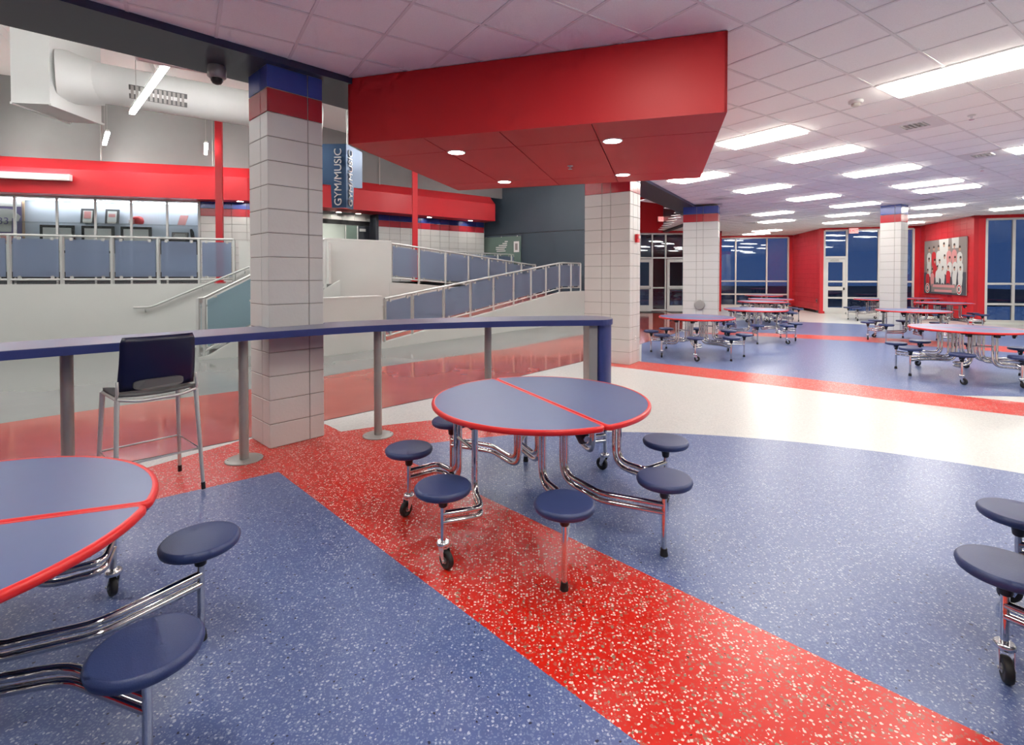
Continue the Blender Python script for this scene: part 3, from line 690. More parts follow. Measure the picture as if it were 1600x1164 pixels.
ramp2 = MB(); ramp2.add([(*rp(1.5,1.75),ZU),(*rp(7.6,1.75),.96),(*rp(7.6,3.3),.96),(*rp(1.5,3.3),ZU)], [[0,1,2,3]]); struct(ramp2.build('floor_ramp_upper', 'concrete'), 'upper ramp floor')
curb('wall_ramp_upper', 1.45, 7.8, 1.7, lambda s: zr2(s)-.04, .05, 'white side wall of the upper ramp falling to the right', 0, 6)

def railing(label, base, top, posts, clear=.13, m='frost', knob=True, inner=False):
    """base(s)->(x,y,z floor); posts: list of s"""
    t = thing('glass_railing', label, 'railing', base(posts[0]))
    o = Vector(base(posts[0])); P = lambda s, h: Vector(base(s))+Vector((0,0,h))-o
    S = []
    for a, b in zip(posts, posts[1:]): S += [a+(b-a)*k/3 for k in range(3)]
    S.append(posts[-1])
    MB().tube([P(s, top) for s in S], .026, 10).build('top_rail', 'railing', t)
    MB().tube([P(s, clear) for s in S], .020, 8).build('bottom_rail', 'railing', t)
    if inner:
        dn = Vector((Vector(base(posts[-1]))-Vector(base(posts[0])))); nn_ = Vector((-dn.y, dn.x, 0)).normalized()
        MB().tube([P(s, top-.17)+nn_*.09 for s in S], .019, 8).build('inner_handrail', 'railing', t)
    for s in posts: MB().bar(P(s, 0), P(s, top-.01), .05, .05).build('post', 'railing', t)
    for a, b in zip(posts, posts[1:]):
        d = (P(b,0)-P(a,0)); dh = Vector((d.x, d.y, 0)); ln = dh.length; g = .055/ln
        a2, b2 = a+(b-a)*g, b-(b-a)*g; q = [P(a2, clear+.055), P(b2, clear+.055), P(b2, top-.07), P(a2, top-.07)]
        nrm = Vector((-d.y, d.x, 0)).normalized()*.006
        gp = MB().add([v-nrm for v in q]+[v+nrm for v in q], [[0,1,2,3],[7,6,5,4],[0,4,5,1],[1,5,6,2],[2,6,7,3],[3,7,4,0]]).build('glass_panel', m, t)
        for f in (.14, .86):
            for h in (clear+.045, top-.065):
                c = P(a2+(b2-a2)*f, h); MB().bar(c-nrm*3+Vector((0,0,0)), c+nrm*3, .05, .06).build('glass_clip', 'railing', gp)
    return t
def px2s(base2, d2, x):
    k = (x-802.87)/781.05; return (k*base2[1]-base2[0])/(d2[0]-k*d2[1])
b1 = (-9.22,10.29+.07); d1 = Vector((.94,.342)).normalized()
railing('frosted glass guard railing along the terrace edge in front of the trophy case', lambda s: (b1[0]+d1.x*s, b1[1]+d1.y*s, ZU), 1.0, [px2s(b1,d1,x) for x in (-75,15,97.5,176,248,312,366)], .10)
railing('blue-green glass railing climbing the stair left of the near pillar', lambda s: (s0.x+sd.x*s+sn.x*.06, s0.y+sd.y*s+sn.y*.06, max(.03,.03+.55*(s-.1))), 1.14, [0.0,.1,1.15,2.3], .12, 'frost_teal', inner=True)
railing('long frosted glass railing of the lower ramp, rising to the right', lambda s: (*rp(s,.05), zr1(s)+.11), .95, [px2s(rp(0,.05),RD,x) for x in (600.6,644,693,735,771,802.4,829.6,853,874,892,907)], .12, inner=True)
railing('frosted glass railing of the upper ramp, falling to the right', lambda s: (*rp(s,1.75), zr2(s)), 1.03, [px2s(rp(0,1.75),RD,x) for x in (611,654.4,696,732,763.5,791,814.6,836.5)], .12, inner=True)
railing('rearmost short glass railing in front of the dark slate wall', lambda s: (*rp(s,3.35), ZU), 1.0, [px2s(rp(0,3.35),RD,x) for x in (697,726,753,777.7,799,820)], .12)
# wall handrail
hr = thing('wall_handrail', 'white metal handrail fixed to the terrace wall beside the stair', 'handrail', (-8.4,10.5,0))
wp = lambda x, z, off=.09: Vector((b1[0]+d1.x*px2s(b1,d1,x)+d1.y*off*1.6, b1[1]-.07+d1.y*px2s(b1,d1,x)-d1.x*off, z))-Vector((-8.4,10.5,0))
MB().tube(fillet([wp(213,.92), wp(240,.925), wp(392,1.80)], .1), .024, 10).build('rail', 'railing', hr)
for x, z in ((231,.90),(320,1.36),(385,1.74)):
    MB().tube([wp(x,z), wp(x,z-.07), wp(x,z-.08,.0)], .010, 8).build('bracket', 'railing', hr)

# upper level back walls, red fascia
FA = [(-15.9,11.85),(-12.98,12.63),(-7.49,14.1),(-5.1,16.0),(-.72,19.4)]
ZF0, ZF1, ZF2 = 3.71, 4.36, 4.68
fo = offset_line(FA, .35); fo2 = offset_line(FA, .9)
fas = MB()
for k in range(len(FA)-1):
    fas.add([(*FA[k],ZF0),(*FA[k+1],ZF0),(*FA[k+1],ZF1),(*FA[k],ZF1)], [[0,1,2,3]])
    fas.add([(*FA[k],ZF1),(*FA[k+1],ZF1),(*fo[k+1],ZF2),(*fo[k],ZF2)], [[0,1,2,3]])
    fas.add([(*FA[k],ZF0),(*fo2[k],ZF0),(*fo2[k+1],ZF0),(*FA[k+1],ZF0)], [[0,1,2,3]])
fas.add([(*FA[-1],ZF0),(*fo2[-1],ZF0),(*fo2[-1],ZF2),(*fo[-1],ZF2),(*FA[-1],ZF1)], [[0,1,2,3,4]])
struct(fas.build('trim_6', 'red_bright'), 'red fascia band running above the terrace')
gw = MB()
for k in range(len(fo)-1): gw.add([(*fo[k],ZF2-.02),(*fo[k+1],ZF2-.02),(*fo[k+1],8.0),(*fo[k],8.0)], [[0,1,2,3]])
gw.add([(*fo[-1],ZF2-.02),(1.2,21.4,ZF2-.02),(1.2,21.4,8),(*fo[-1],8)], [[0,1,2,3]])
struct(gw.build('wall_gallery_upper', 'grayblock'), 'grey block wall above the red fascia')
seam_ = MB()
for x_, y_ in ((-10.9,13.30),(-8.35,13.97),(-4.5,16.87)): seam_.box((x_, y_-.04, 6.3), (.03,.03,3.3))
struct(seam_.build('trim_7', 'silver'), 'control joints in the grey block wall')
# roof of the gallery (slopes down to the right)
def zroof(x, y): return 6.62-.085*(x+13.4)-.11*(y-13)
rp_ = [(-16,-3),(-9.7,-2),(-3.98,3.87),(1.3,9.6),(5.0,15.3),(8.2,23),(8.2,26),(-16,26)]
rf = MB(); rf.add([(x, y, max(zroof(x,y), 4.75)) for x, y in rp_], [list(range(len(rp_)))[::-1]]); struct(rf.build('ceiling_gallery', 'deck'), 'white sloping roof deck over the concourse')
ribs = thing('roof_joists', 'white roof joists under the concourse deck', 'joist')
for k in range(7):
    x0, y0 = -13+2.2*k, 4.0+1.2*k
    p, q = Vector((x0-2.2, y0+4.6, zroof(x0-2.2,y0+4.6)-.12)), Vector((x0+1.2, y0-2.2, zroof(x0+1.2,y0-2.2)-.12)); MB().bar(p, q, .10, .2).build('joist', 'deck', ribs)
struct(MB().prism([(-16,23),(2,23),(2,23.2),(-16,23.2)], 0, 8).build('wall_gallery_back', 'plaster'), 'rear wall of the terrace')
# enclosing walls that the camera does not see directly
struct(MB().prism([(-16,-3),(-15.9,-3),(-15.9,13),(-16,13)], 0, 8).build('wall_gallery_left', 'plaster'), 'end wall of the concourse')

# tiled block walls on the terrace
def blockwall(name, p0, ang, length, z0, rows, m_of, blen=.40, label='', depth=.09, mort='mortar', ch=CH):
    t = struct(empty(name, (*p0, 0)), label); d = dirv(ang); nb = Vector((-d.y, d.x, 0))
    MB().obox(nb*.012+Vector((0,0,z0)), d*length, nb*depth, (0,0,rows*ch)).build('mortar_core', mort, t)
    for r in range(rows):
        x = 0.0
        while x < length-.03:
            ln = min(blen, length-x); p = d*(x+ln/2)+nb*.045
            put('block', bevel_box(ln-.008, .09, ch-.008, m_of(r), .004), t, (p.x, p.y, z0+ch*(r+.5)), R(ang)); x += blen
    return t
mband = lambda r: 'block_blue' if r >= 10 else ('block_red' if r == 9 else 'block')
a0 = 15.0; nb0 = Vector((-math.sin(R(a0)), math.cos(R(a0)))); B0 = Vector((-12.98,12.63))+nb0*.5; D0 = Vector((math.cos(R(a0)), math.sin(R(a0))))
sT = px2s(B0, D0, 314); pT = B0+D0*sT
blockwall('wall_terrace_tile', (pT.x, pT.y), a0, 2.4, 3.52-10*CH, 11, mband, .40, 'white glazed block wall right of the trophy case')
a1 = 37.8; D1 = Vector((math.cos(R(a1)), math.sin(R(a1)))); Bq = Vector((-5.1,16.0))+Vector((-D1.y, D1.x))*.75
s1, s2 = px2s(Bq, D1, 592), px2s(Bq, D1, 757); q1 = Bq+D1*s1
blockwall('wall_terrace_tile_right', (q1.x, q1.y), a1, s2-s1, 3.52-10*CH, 11, mband, .40, 'white glazed block wall behind the ramp railing')
# door recess between the two tiled walls
sa, sb = px2s(Bq, D1, 506), s1; qa = Bq+D1*sa; NB = Vector((-D1.y, D1.x))
rec = .55
dr = struct(empty('door_1', (qa.x, qa.y, ZU)), 'glass double door of the recessed terrace entry'); W = sb-sa; D3 = Vector((*D1,0)); N3 = Vector((*NB,0))
MB().obox(N3*rec, D3*W, N3*.1, (0,0,0)).obox(N3*rec+Vector((0,0,1.93)), D3*W, N3*.08, (0,0,.14)).obox(N3*rec, D3*.07, N3*.08, (0,0,1.93)).obox(N3*rec+D3*(W-.07), D3*.07, N3*.08, (0,0,1.93)).build('door_frame', 'dark', dr)
MB().obox(N3*(rec+.03)+D3*.07, D3*(W*.45), N3*.012, (0,0,1.92)).build('pane', 'clear', dr); MB().obox(N3*(rec+.03)+D3*(W*.45+.09), D3*(W*.22), N3*.012, (0,0,1.92)).build('pane', 'greenglass', dr)
MB().obox(N3*(rec+.01)+D3*(W*.45+.06), D3*.03, N3*.04, (0,0,1.92)).obox(N3*(rec+.01)+D3*(W*.67+.07), D3*.03, N3*.04, (0,0,1.92)).build('stile', 'trimwhite', dr)
MB().obox(N3*(rec+.02)+D3*(W*.70+.06), D3*(W*.24), N3*.04, (0,0,1.92)).build('door_leaf', 'navy_flat', dr)
MB().obox(N3*(rec-.05)+D3*(W*.35), D3*.03, N3*.05, (0,0,.25)).obox(N3*(rec-.06)+D3*(W*.74)+Vector((0,0,1.72)), D3*.22, N3*.06, (0,0,.09)).build('door_handle', 'steel', dr)
hd = struct(empty('wall_door_header', (qa.x, qa.y, 3.49)), 'block header above the recessed terrace door')
MB().obox(N3*(rec-.008), D3*W, N3*.09, (0,0,.30)).build('mortar_core', 'mortar', hd)
for k in range(int(W/.4)+1):
    ln = min(.4, W-k*.4)
    if ln > .05: p = D3*(k*.4+ln/2)+N3*(rec+.02); put('block', bevel_box(ln-.008,.09,.29,'block',.004), hd, (p.x,p.y,.15), R(a1))
cor = MB(); cor.add([(*(qa+NB*2.6-D1*.6),ZU),(*(qa+NB*2.6+D1*(W+1)),ZU),(*(qa+NB*2.6+D1*(W+1)),3.8),(*(qa+NB*2.6-D1*.6),3.8)], [[0,1,2,3]])
cor.add([(*(qa+NB*.8-D1*.5),ZU),(*(qa+NB*2.6-D1*.5),ZU),(*(qa+NB*2.6-D1*.5),3.8),(*(qa+NB*.8-D1*.5),3.8)], [[0,1,2,3]])
cor.add([(*(qa+NB*.65-D1*.5),3.78),(*(qa+NB*2.6-D1*.5),3.78),(*(qa+NB*2.6+D1*(W+1)),3.78),(*(qa+NB*.65+D1*(W+1)),3.78)], [[0,1,2,3]])
struct(cor.build('wall_corridor', 'plaster'), 'bright corridor behind the terrace door')
cl = qa+NB*1.6+D1*W*.4; tcl = thing('corridor_light', 'lit ceiling panel inside the corridor behind the terrace door', 'ceiling light', (cl.x, cl.y, 3.76), R(a1)); put('lens', MB().box((0,0,0),(1.1,.5,.02)).mesh('lens','panel'), tcl); put('frame', MB().box((0,0,.012),(1.2,.6,.012)).mesh('frame','white'), tcl)
struct(MB().obox((*(q1), ZU), N3*.7, -D3*.1, (0,0,2.3)).build('wall_recess_return', 'navy_flat'), 'navy return wall of the door recess')
for p, lb in ((qa+D1*W*.30+NB*.2,'tiny downlight under the red fascia above the terrace door, left'),(qa+D1*W*.66+NB*.2,'tiny downlight under the red fascia above the terrace door, right'),(q1+D1*(s2-s1)*.40-NB*.35,'tiny downlight lighting the tiled wall by the red post'),(q1+D1*(s2-s1)*.80-NB*.35,'tiny downlight lighting the right end of the tiled wall'),(pT+D0*1.1-nb0*.3,'tiny downlight above the tiled wall left of the near pillar')):
    downlight((p.x, p.y, ZF0-.002), .085, lb, 'downlights under the terrace fascia')
# dark slate wall
sw0 = Vector((-1.75,20.95)); swd = Vector((.82,-.57)).normalized()
swm = struct(empty('wall_slate', (*sw0, 0)), 'dark slate blue end wall of the concourse'); S3 = Vector((*swd,0)); SN = Vector((swd.y,-swd.x,0))*-1
for z0, z1 in ((0,3.235),(3.26,7.6)): MB().obox((0,0,z0), S3*5.9, SN*.12, (0,0,z1-z0)).build('wall_panel', 'slate', swm)
MB().obox(SN*.03, S3*5.9, SN*.08, (0,0,7.5)).build('backing', 'dark', swm)
gsl = px2s(sw0, swd, 757); gsr = px2s(sw0, swd, 815); gp0 = sw0+swd*gsl-Vector((SN.x,SN.y))*.05
gs = thing('glass_notice_panel', 'greenish glass panel with white stripes mounted on the slate wall', 'panel', (gp0.x, gp0.y, 0)); gw_ = gsr-gsl
MB().obox((0,0,2.02), S3*gw_, SN*.015, (0,0,1.13)).build('glass_sheet', 'greenglass', gs)
for k, (x0, x1) in enumerate(((.36,.60),(.34,.58),(.34,.62),(.42,.64),(.52,.64),(.58,.66))): MB().obox(S3*gw_*x0-SN*.004+Vector((0,0,2.56+.075*k)), S3*gw_*(x1-x0), SN*.004, (0,0,.038)).build('white_stripe', 'white', gs)
MB().obox(S3*gw_*.82-SN*.012+Vector((0,0,2.52)), S3*gw_*.135, SN*.012, (0,0,.42)).build('notice_frame', 'white', gs); MB().obox(S3*gw_*.855-SN*.014+Vector((0,0,2.60)), S3*gw_*.065, SN*.004, (0,0,.26)).build('notice_sheet', 'pgrey', gs)
for f in (.08,.5,.92): MB().lathe([(.03,0),(.03,.03)], (0,0,0), 12).build('standoff', 'zinc', gs).location = S3*gw_*f-SN*.02+Vector((0,0,3.13))
# red steel posts
for x, dep, lb in ((344,12.9,'slim red steel post behind the terrace railing, left of the near pillar'),(648.5,15.6,'slim red steel post in front of the tiled wall above the ramps')):
    X = (x-802.87)/781.05*dep; zz = zroof(X, dep)-.02
    t = thing('red_post', lb, 'post', (X, dep, ZU), R(20)); b_ = .155
    MB().box((0,0,(zz-ZU)/2), (b_,b_,zz-ZU-.02)).build('shaft', 'red_bright', t); MB().box((0,0,.012), (b_*1.5,b_*1.5,.024)).build('base_plate', 'red_bright', t)

# trophy case
tc0 = B0-D0*2.4; cl_ = px2s(B0, D0, 313)+2.4
case = thing('trophy_case', 'long glass-fronted trophy case lit from above on the terrace', 'display case', (tc0.x, tc0.y, ZU)); E3 = Vector((*D0,0)); F3 = Vector((*nb0,0))
MB().obox(F3*.55, E3*cl_, F3*.05, (0,0,2.29)).build('back_panel', 'caseback', case)
MB().obox((0,0,0), E3*cl_, F3*.6, (0,0,.28)).build('base_cabinet', 'darkgrey', case)
MB().obox((0,0,2.25), E3*cl_, F3*.6, (0,0,.04)).build('top_panel', 'white', case)
MB().obox(E3*(cl_-.05), E3*.05, F3*.55, (0,0,2.25)).build('side_panel', 'caseback', case)
MB().obox(F3*.30+Vector((0,0,2.225)), E3*(cl_-.1), F3*.10, (0,0,.02)).build('light_strip', 'strip_l', case)
ms = [px2s(B0, D0, x)+2.4 for x in (-40,24,90,150,206,262,312)]
for s in ms: MB().obox(E3*(s-.025), E3*.05, F3*.05, (0,0,2.25)).build('mullion', 'alu', case)
for a, b in zip(ms, ms[1:]):
    MB().obox(E3*(a+.03)+F3*.02+Vector((0,0,.28)), E3*(b-a-.06), F3*.008, (0,0,1.96)).build('pane', 'clear', case)
    MB().obox(E3*(a+.02)+F3*.10+Vector((0,0,1.605)), E3*(b-a-.04), F3*.42, (0,0,.012)).build('glass_shelf', 'clear', case)
MB().obox(E3*.1+F3*.2+Vector((0,0,.28)), E3*(cl_-.2), F3*.3, (0,0,.50)).build('riser_shelf', 'caseback', case)
def incase(x, z, back=.40):
    s = px2s(B0+nb0*back, D0, x); p = B0+nb0*back+D0*s; return Vector((p.x, p.y, z))
def framed(name, label, cat, x, z, wd, h, border, mb_, mp, tilt=0):
    t = thing(name, label, cat, incase(x, z), R(a0)); t.rotation_euler[0] = R(-tilt)
    MB().box((0,0,h/2), (wd,.03,h)).build('frame', mb_, t); MB().box((0,-.017,h/2), (wd-2*border,.008,h-2*border)).build('picture', mp, t); return t
ZSH = ZU+1.62
j = framed('framed_jersey', 'framed white jersey on purple at the left end of the trophy case', 'picture', 8, 2.45, .90, 1.22, .05, 'wood', 'purple')
sh_ = MB(); sh_.prism([(-.17,.0),(.17,.0),(.19,.38),(.32,.28),(.38,.42),(.2,.60),(.08,.62),(-.08,.62),(-.2,.60),(-.38,.42),(-.32,.28),(-.19,.38)], 0, .01); me_ = sh_.mesh('jersey', 'shirt'); me_.transform(Matrix.Rotation(R(90), 4, 'X')); put('jersey', me_, j, (0,-.02,.32))
put('number', text_mesh('33', .26, .002, 'purple'), j, (0,-.034,.60)).rotation_euler = (R(90),0,0)
MB().box((0,-.024,.17), (.70,.008,.16)).build('caption_strip', 'ppink', j); MB().box((0,-.024,1.08), (.78,.006,.16)).build('mat_top', 'white', j)
for x, h_, lb in ((138,.42,'small dark-framed red team plaque on the case shelf'),(176,.42,'small dark-framed white team plaque on the case shelf')):
    t = framed('plaque', lb, 'plaque', x, ZSH, .33, .42, .055, 'darkgrey', 'shirt', 8); MB().box((0,-.023,.24), (.16,.006,.20 if x < 150 else .09)).build('print', 'ppink', t); MB().box((0,-.02,.035), (.20,.01,.04)).build('nameplate', 'cream', t)
for x0, x1, lb in ((64,118,'black-framed white board, leftmost in the trophy case'),(129,180,'black-framed white board, middle one in the trophy case'),(190,238,'black-framed white board, right one under the helmet')):
    wd = (px2s(B0+nb0*.4, D0, x1)-px2s(B0+nb0*.4, D0, x0)); framed('framed_board', lb, 'picture', (x0+x1)/2, ZU+.80, wd, .76, .07, 'dark', 'white')
hm = thing('football_helmet', 'red football helmet with white face mask on the glass shelf', 'helmet', incase(216, ZSH, .30), R(a0+200))
hs_ = MB(); hs_.lathe([(.02,.23),(.07,.222),(.11,.19),(.13,.14),(.132,.09),(.12,.03),(.10,.005)], n=20); hme = hs_.mesh('shell', 'red_bright'); hme.transform(Matrix.Diagonal((1.15,.95,1,1))); put('shell', hme, hm)
for z in (.03,.07,.11): MB().tube([(.06,-.11,z),(.17,-.08,z),(.20,0,z),(.17,.08,z),(.06,.11,z)], .009, 6).build('mask_bar', 'white', hm)
MB().tube([(-.15,0,.10),(-.10,0,.20),(0,0,.235),(.10,0,.20)], .014, 6).build('centre_stripe', 'white', hm)
bk = thing('red_booklet', 'pink-red booklet leaning on the glass shelf', 'booklet', incase(284, ZSH, .30), R(a0)); MB().obox((-.10,0,0), (.20,0,0), (0,.02,0), (.05,.10,.30)).build('cover', 'ppink', bk); MB().obox((-.095,.015,.005), (.19,0,0), (0,.02,0), (.05,.10,.285)).build('pages', 'white', bk)
pq = framed('name_sign', 'small dark sign with pale lettering at the right end of the trophy case', 'sign', 282, ZU+1.23, .42, .20, .02, 'darkgrey', 'pgrey', 10)
MB().box((0,-.022,.10), (.30,.004,.02)).box((0,-.022,.14), (.26,.004,.02)).box((0,-.022,.06), (.30,.004,.02)).build('lettering', 'shirt', pq)
hl = thing('high_heel_trophy', 'black curved trophy figure at the right end of the case', 'trophy', incase(303, ZU+1.06, .35), R(a0)); MB().tube([(-.06,0,.46),(-.03,0,.36),(-.02,0,.22),(.03,0,.08),(.05,0,0)], [.03,.05,.05,.09,.12], 8).build('figure', 'dark', hl); MB().box((.04,0,-.39), (.26,.2,.78)).build('plinth', 'darkgrey', hl)
rd = thing('display_riser', 'dark riser under the name sign in the trophy case', 'riser', incase(272, ZU+.30, .35), R(a0)); MB().box((0,0,.45), (.7,.28,.90)).build('body', 'darkgrey', rd); MB().box((0,0,.91), (.72,.30,.02)).build('top', 'dark', rd)
# wall-wash strip light on the fascia
ws = px2s(Vector(FA[1]), D0, 55); wpt = Vector(FA[1])+D0*ws-nb0*.10
wl = thing('strip_light', 'white wall-wash strip light fixed to the red fascia at far left', 'light', (wpt.x, wpt.y, 4.12), R(a0)); MB().box((0,0,0), (1.7,.14,.16)).build('housing', 'white', wl); MB().box((0,.03,.085), (1.6,.06,.008)).build('lens', 'panel', wl); MB().box((0,.08,0), (1.2,.05,.08)).build('mount', 'white', wl)

# duct
DX = Vector((-8.25,9.72,5.36)); DE = Vector((-4.6,11.95,5.28)); dd = (DE-DX).normalized(); dn = Vector((-dd.y, dd.x, 0)).normalized()
du = thing('air_duct', 'big round white ventilation duct hanging in the concourse', 'duct', DX)
MB().tube([Vector((0,0,0)), (DE-DX)*.33], .375, 32).build('round_section', 'duct', du); MB().tube([(DE-DX)*.335, (DE-DX)*.78], .375, 32).build('round_section', 'duct', du); MB().tube([(DE-DX)*.785, (DE-DX)*1.0], .375, 32).build('round_section', 'duct', du)
for f in (.332,.782): MB().tube([(DE-DX)*(f-.004), (DE-DX)*(f+.004)], .383, 32).build('joint_ring', 'duct', du)
gn = (-dn*.90-Vector((0,0,.43))).normalized(); gu = dd.cross(gn).normalized(); gu = gu if gu.z > 0 else -gu
gq = (DE-DX)*.16+gn*.372; gr = MB().obox(gq-gu*.13, dd*.95, -gn*.05, gu*.26).build('grille', 'meshgrey', du)
for k in range(12): MB().obox(gq+dd*(.03+.075*k)+gn*.008-gu*.12, dd*.045, -gn*.012, gu*.24).build('grille_blade', 'silver', gr)
du2 = thing('duct_drop', 'square white duct box at the left end of the round duct', 'duct', DX+Vector((-.3,-.4,-.7)))
bx0 = Vector((-8.95,8.95,4.68))-du2.location; e1_ = Vector((.60,.10,0)); e2_ = Vector((-.02,1.15,0))
MB().obox(bx0, e1_, e2_, (0,0,1.80)).build('box', 'duct', du2)
for o in (bx0, bx0+e1_): MB().bar(o, o+e2_*1.05, .04, .04).build('corner_angle', 'duct', du2)
MB().tube([bx0+e1_*.6+e2_*.42+Vector((0,0,.66)), bx0+e1_*1.02+e2_*.55+Vector((0,0,.67)), bx0+e1_*1.5+e2_*.72+Vector((0,0,.67))], [.56,.46,.385], 32).build('collar', 'duct', du2)
# pendant tubes
def pendant(p, q, label, w_=.075):
    p, q = Vector(p), Vector(q); c = (p+q)/2; t = thing('pendant_light', label, 'pendant light', c, 0, 'tube lights hanging over the concourse')
    MB().bar(p-c, q-c, w_, .05).build('lens', 'tube', t); MB().bar(p-c+Vector((0,0,.05)), q-c+Vector((0,0,.05)), w_*.9, .05).build('housing', 'white', t)
    for f in (.15,.85):
        o = p+(q-p)*f-c; h = max(zroof(*(p+(q-p)*f).xy)-(c.z)-.05, .2); MB().tube([o+Vector((0,0,.07)), o+Vector((0,0,h))], .005, 5).build('wire', 'steel', t)
pendant((-4.93,7.15,4.6), (-7.05,9.28,4.6), 'long bright tube light in front of the round duct')
pendant((-9.62,11.9,4.98), (-10.6,13.0,5.0), 'small tube light below the round duct, left of the red post')
pendant((-7.72,12.6,4.9), (-8.35,13.6,4.9), 'small tube light beside the slim red post')
pendant((-11.6,11.2,4.95), (-12.9,12.2,4.95), 'tube light tip at the left edge under the square duct')
for (x, y) in ((-6.5,3.6),(-9.5,6.0),(-3.9,8.9),(-.9,10.8),(1.2,13.0),(-1.2,15.4),(3.6,17.2),(-8.6,1.2),(-12.5,4.5)):  # unseen tubes added to light the concourse
    z = 4.95; pendant((x-1.0,y+1.0,z), (x+1.0,y-1.0,z), 'unseen tube light added to light the concourse, hidden above the beam and soffit')

# GYM/MUSIC blade sign
sg = thing('hanging_sign', 'blue metal V-shaped sign reading GYM/MUSIC between near pillar and soffit', 'sign', (-2.673,8.0,0))
def blade(d, nrm, name):
    d = Vector(d).normalized(); nrm = Vector(nrm).normalized(); prof = [(0,3.70),(.56,3.70),(.56,3.09),(.45,3.07),(.25,3.05),(.235,2.685),(0,2.685)]
    fl = [d*x+Vector((0,0,z)) for x, z in prof]; b = [v-nrm*.03 for v in fl]; n = len(prof)
    if (d.cross(Vector((0,0,1)))).dot(nrm) < 0: idx = list(range(n))
    else: idx = list(range(n))
    mb = MB().add(fl+b, [idx, [n+k for k in idx][::-1]]+[[k, (k+1) % n, n+(k+1) % n, n+k] for k in range(n)]); o = mb.build(name, 'signblue', sg)
    tm = text_mesh('GYM/MUSIC', .165, .006, 'letters'); lt = put('lettering', tm, o)
    up = Vector((0,0,1)); xax = up; yax = nrm.cross(xax); mtx = Matrix((xax, yax, nrm)).transposed().to_4x4()
    # letters run upward: text x axis = world up, text normal = face normal
    tw = max(v.co.x for v in tm.vertices)-min(v.co.x for v in tm.vertices); sx = .90/tw
    mtx = Matrix.Translation(d*.125+Vector((0,0,3.17))+nrm*.012) @ mtx @ Matrix.Diagonal((sx,1.0,1,1)); lt.matrix_local = mtx; return o
blade((-1,.03,0), (-.03,-1,0), 'left_blade'); blade((.087,.54,0), (.54,-.087,0), 'right_blade')
MB().tube([(0,.05,3.70),(0,.05,6.25)], .012, 6).build('hanger_rod', 'steel', sg)

# ------------------------------------------------------------------ far cafeteria walls: windows, doors, red block walls
outside = flat('ground_outside', [(-40,26.5),(60,26.5),(60,80),(-40,80)], 'asphalt', -.05); struct(outside, 'dark ground outside the windows')
def window_wall(name, p0, p1, label, uprights, rails, zt=3.49, zb=.10, skip=None, th=.09):
    """uprights: distances along the wall of the mullion centres; rails: heights"""
    t = struct(empty(name, (*p0, 0)), label); d = Vector((p1[0]-p0[0], p1[1]-p0[1], 0)); d.normalize(); n = Vector((-d.y, d.x, 0))
    for u in uprights: MB().obox(d*(u-.035)+Vector((0,0,zb)), d*.07, n*th, (0,0,zt-zb)).build('mullion', 'alu', t)
    for z in [zb, zt]+list(rails):
        MB().obox(d*uprights[0]+Vector((0,0,z-.035))+n*.01, d*(uprights[-1]-uprights[0]), n*(th-.02), (0,0,.07)).build('transom', 'alu', t)
    zs = sorted([zb, zt]+list(rails))
    for a, b in zip(uprights, uprights[1:]):
        if skip and abs(a-skip) < .02: continue
        for z0, z1 in zip(zs, zs[1:]): MB().obox(d*(a+.03)+n*.04+Vector((0,0,z0+.03)), d*(b-a-.06), n*.012, (0,0,z1-z0-.06)).build('pane', 'glass', t)
    return t, d, n
def glass_door(name, o, d, n, wd, h, label, push=True):
    t = struct(empty(name, o), label)
    fr = MB(); s = .11
    fr.obox(n*.02, d*s, n*.05, (0,0,h)).obox(n*.02+d*(wd-s), d*s, n*.05, (0,0,h)).obox(n*.02+d*s, d*(wd-2*s), n*.05, (0,0,.26)).obox(n*.02+d*s+Vector((0,0,.98)), d*(wd-2*s), n*.05, (0,0,.16)).obox(n*.02+d*s+Vector((0,0,h-.14)), d*(wd-2*s), n*.05, (0,0,.14)); fr.build('door_frame', 'alu', t)
    for z0, z1 in ((.26,.98),(1.14,h-.14)): MB().obox(n*.04+d*s+Vector((0,0,z0)), d*(wd-2*s), n*.012, (0,0,z1-z0)).build('pane', 'glass', t)
    if push: MB().obox(-n*.05+d*.06+Vector((0,0,1.02)), d*(wd-.12), n*.04, (0,0,.07)).build('push_bar', 'steel', t)
    MB().obox(-n*.02+d*(wd*.25)+Vector((0,0,h-.09)), d*.3, n*.04, (0,0,.06)).build('door_closer', 'steel', t)
    MB().obox(-n*.045+d*(wd-.09)+Vector((0,0,1.0)), d*.04, n*.06, (0,0,.10)).build('door_handle', 'dark', t)
    return t
def strip_wall(name, p0, p1, z0, z1, m, label, th=.16):
    return wall(name, [p0, p1], z0, z1, th, m, label)
def red_blocks(name, p0, p1, label, back=False, rows=17, z0=0):
    d = Vector((p1[0]-p0[0], p1[1]-p0[1])); a = math.degrees(math.atan2(d.y, d.x))
    return blockwall(name, p0, a, d.length, z0, rows, lambda r: 'red_block', .40, label, .12, 'red_mortar', ZC/rows)
K0 = (13.8,24.75); K1 = (12.98,21.1); K2 = (16.33,20.11); K3 = (15.3,16.65); K4 = (20.6,15.08)
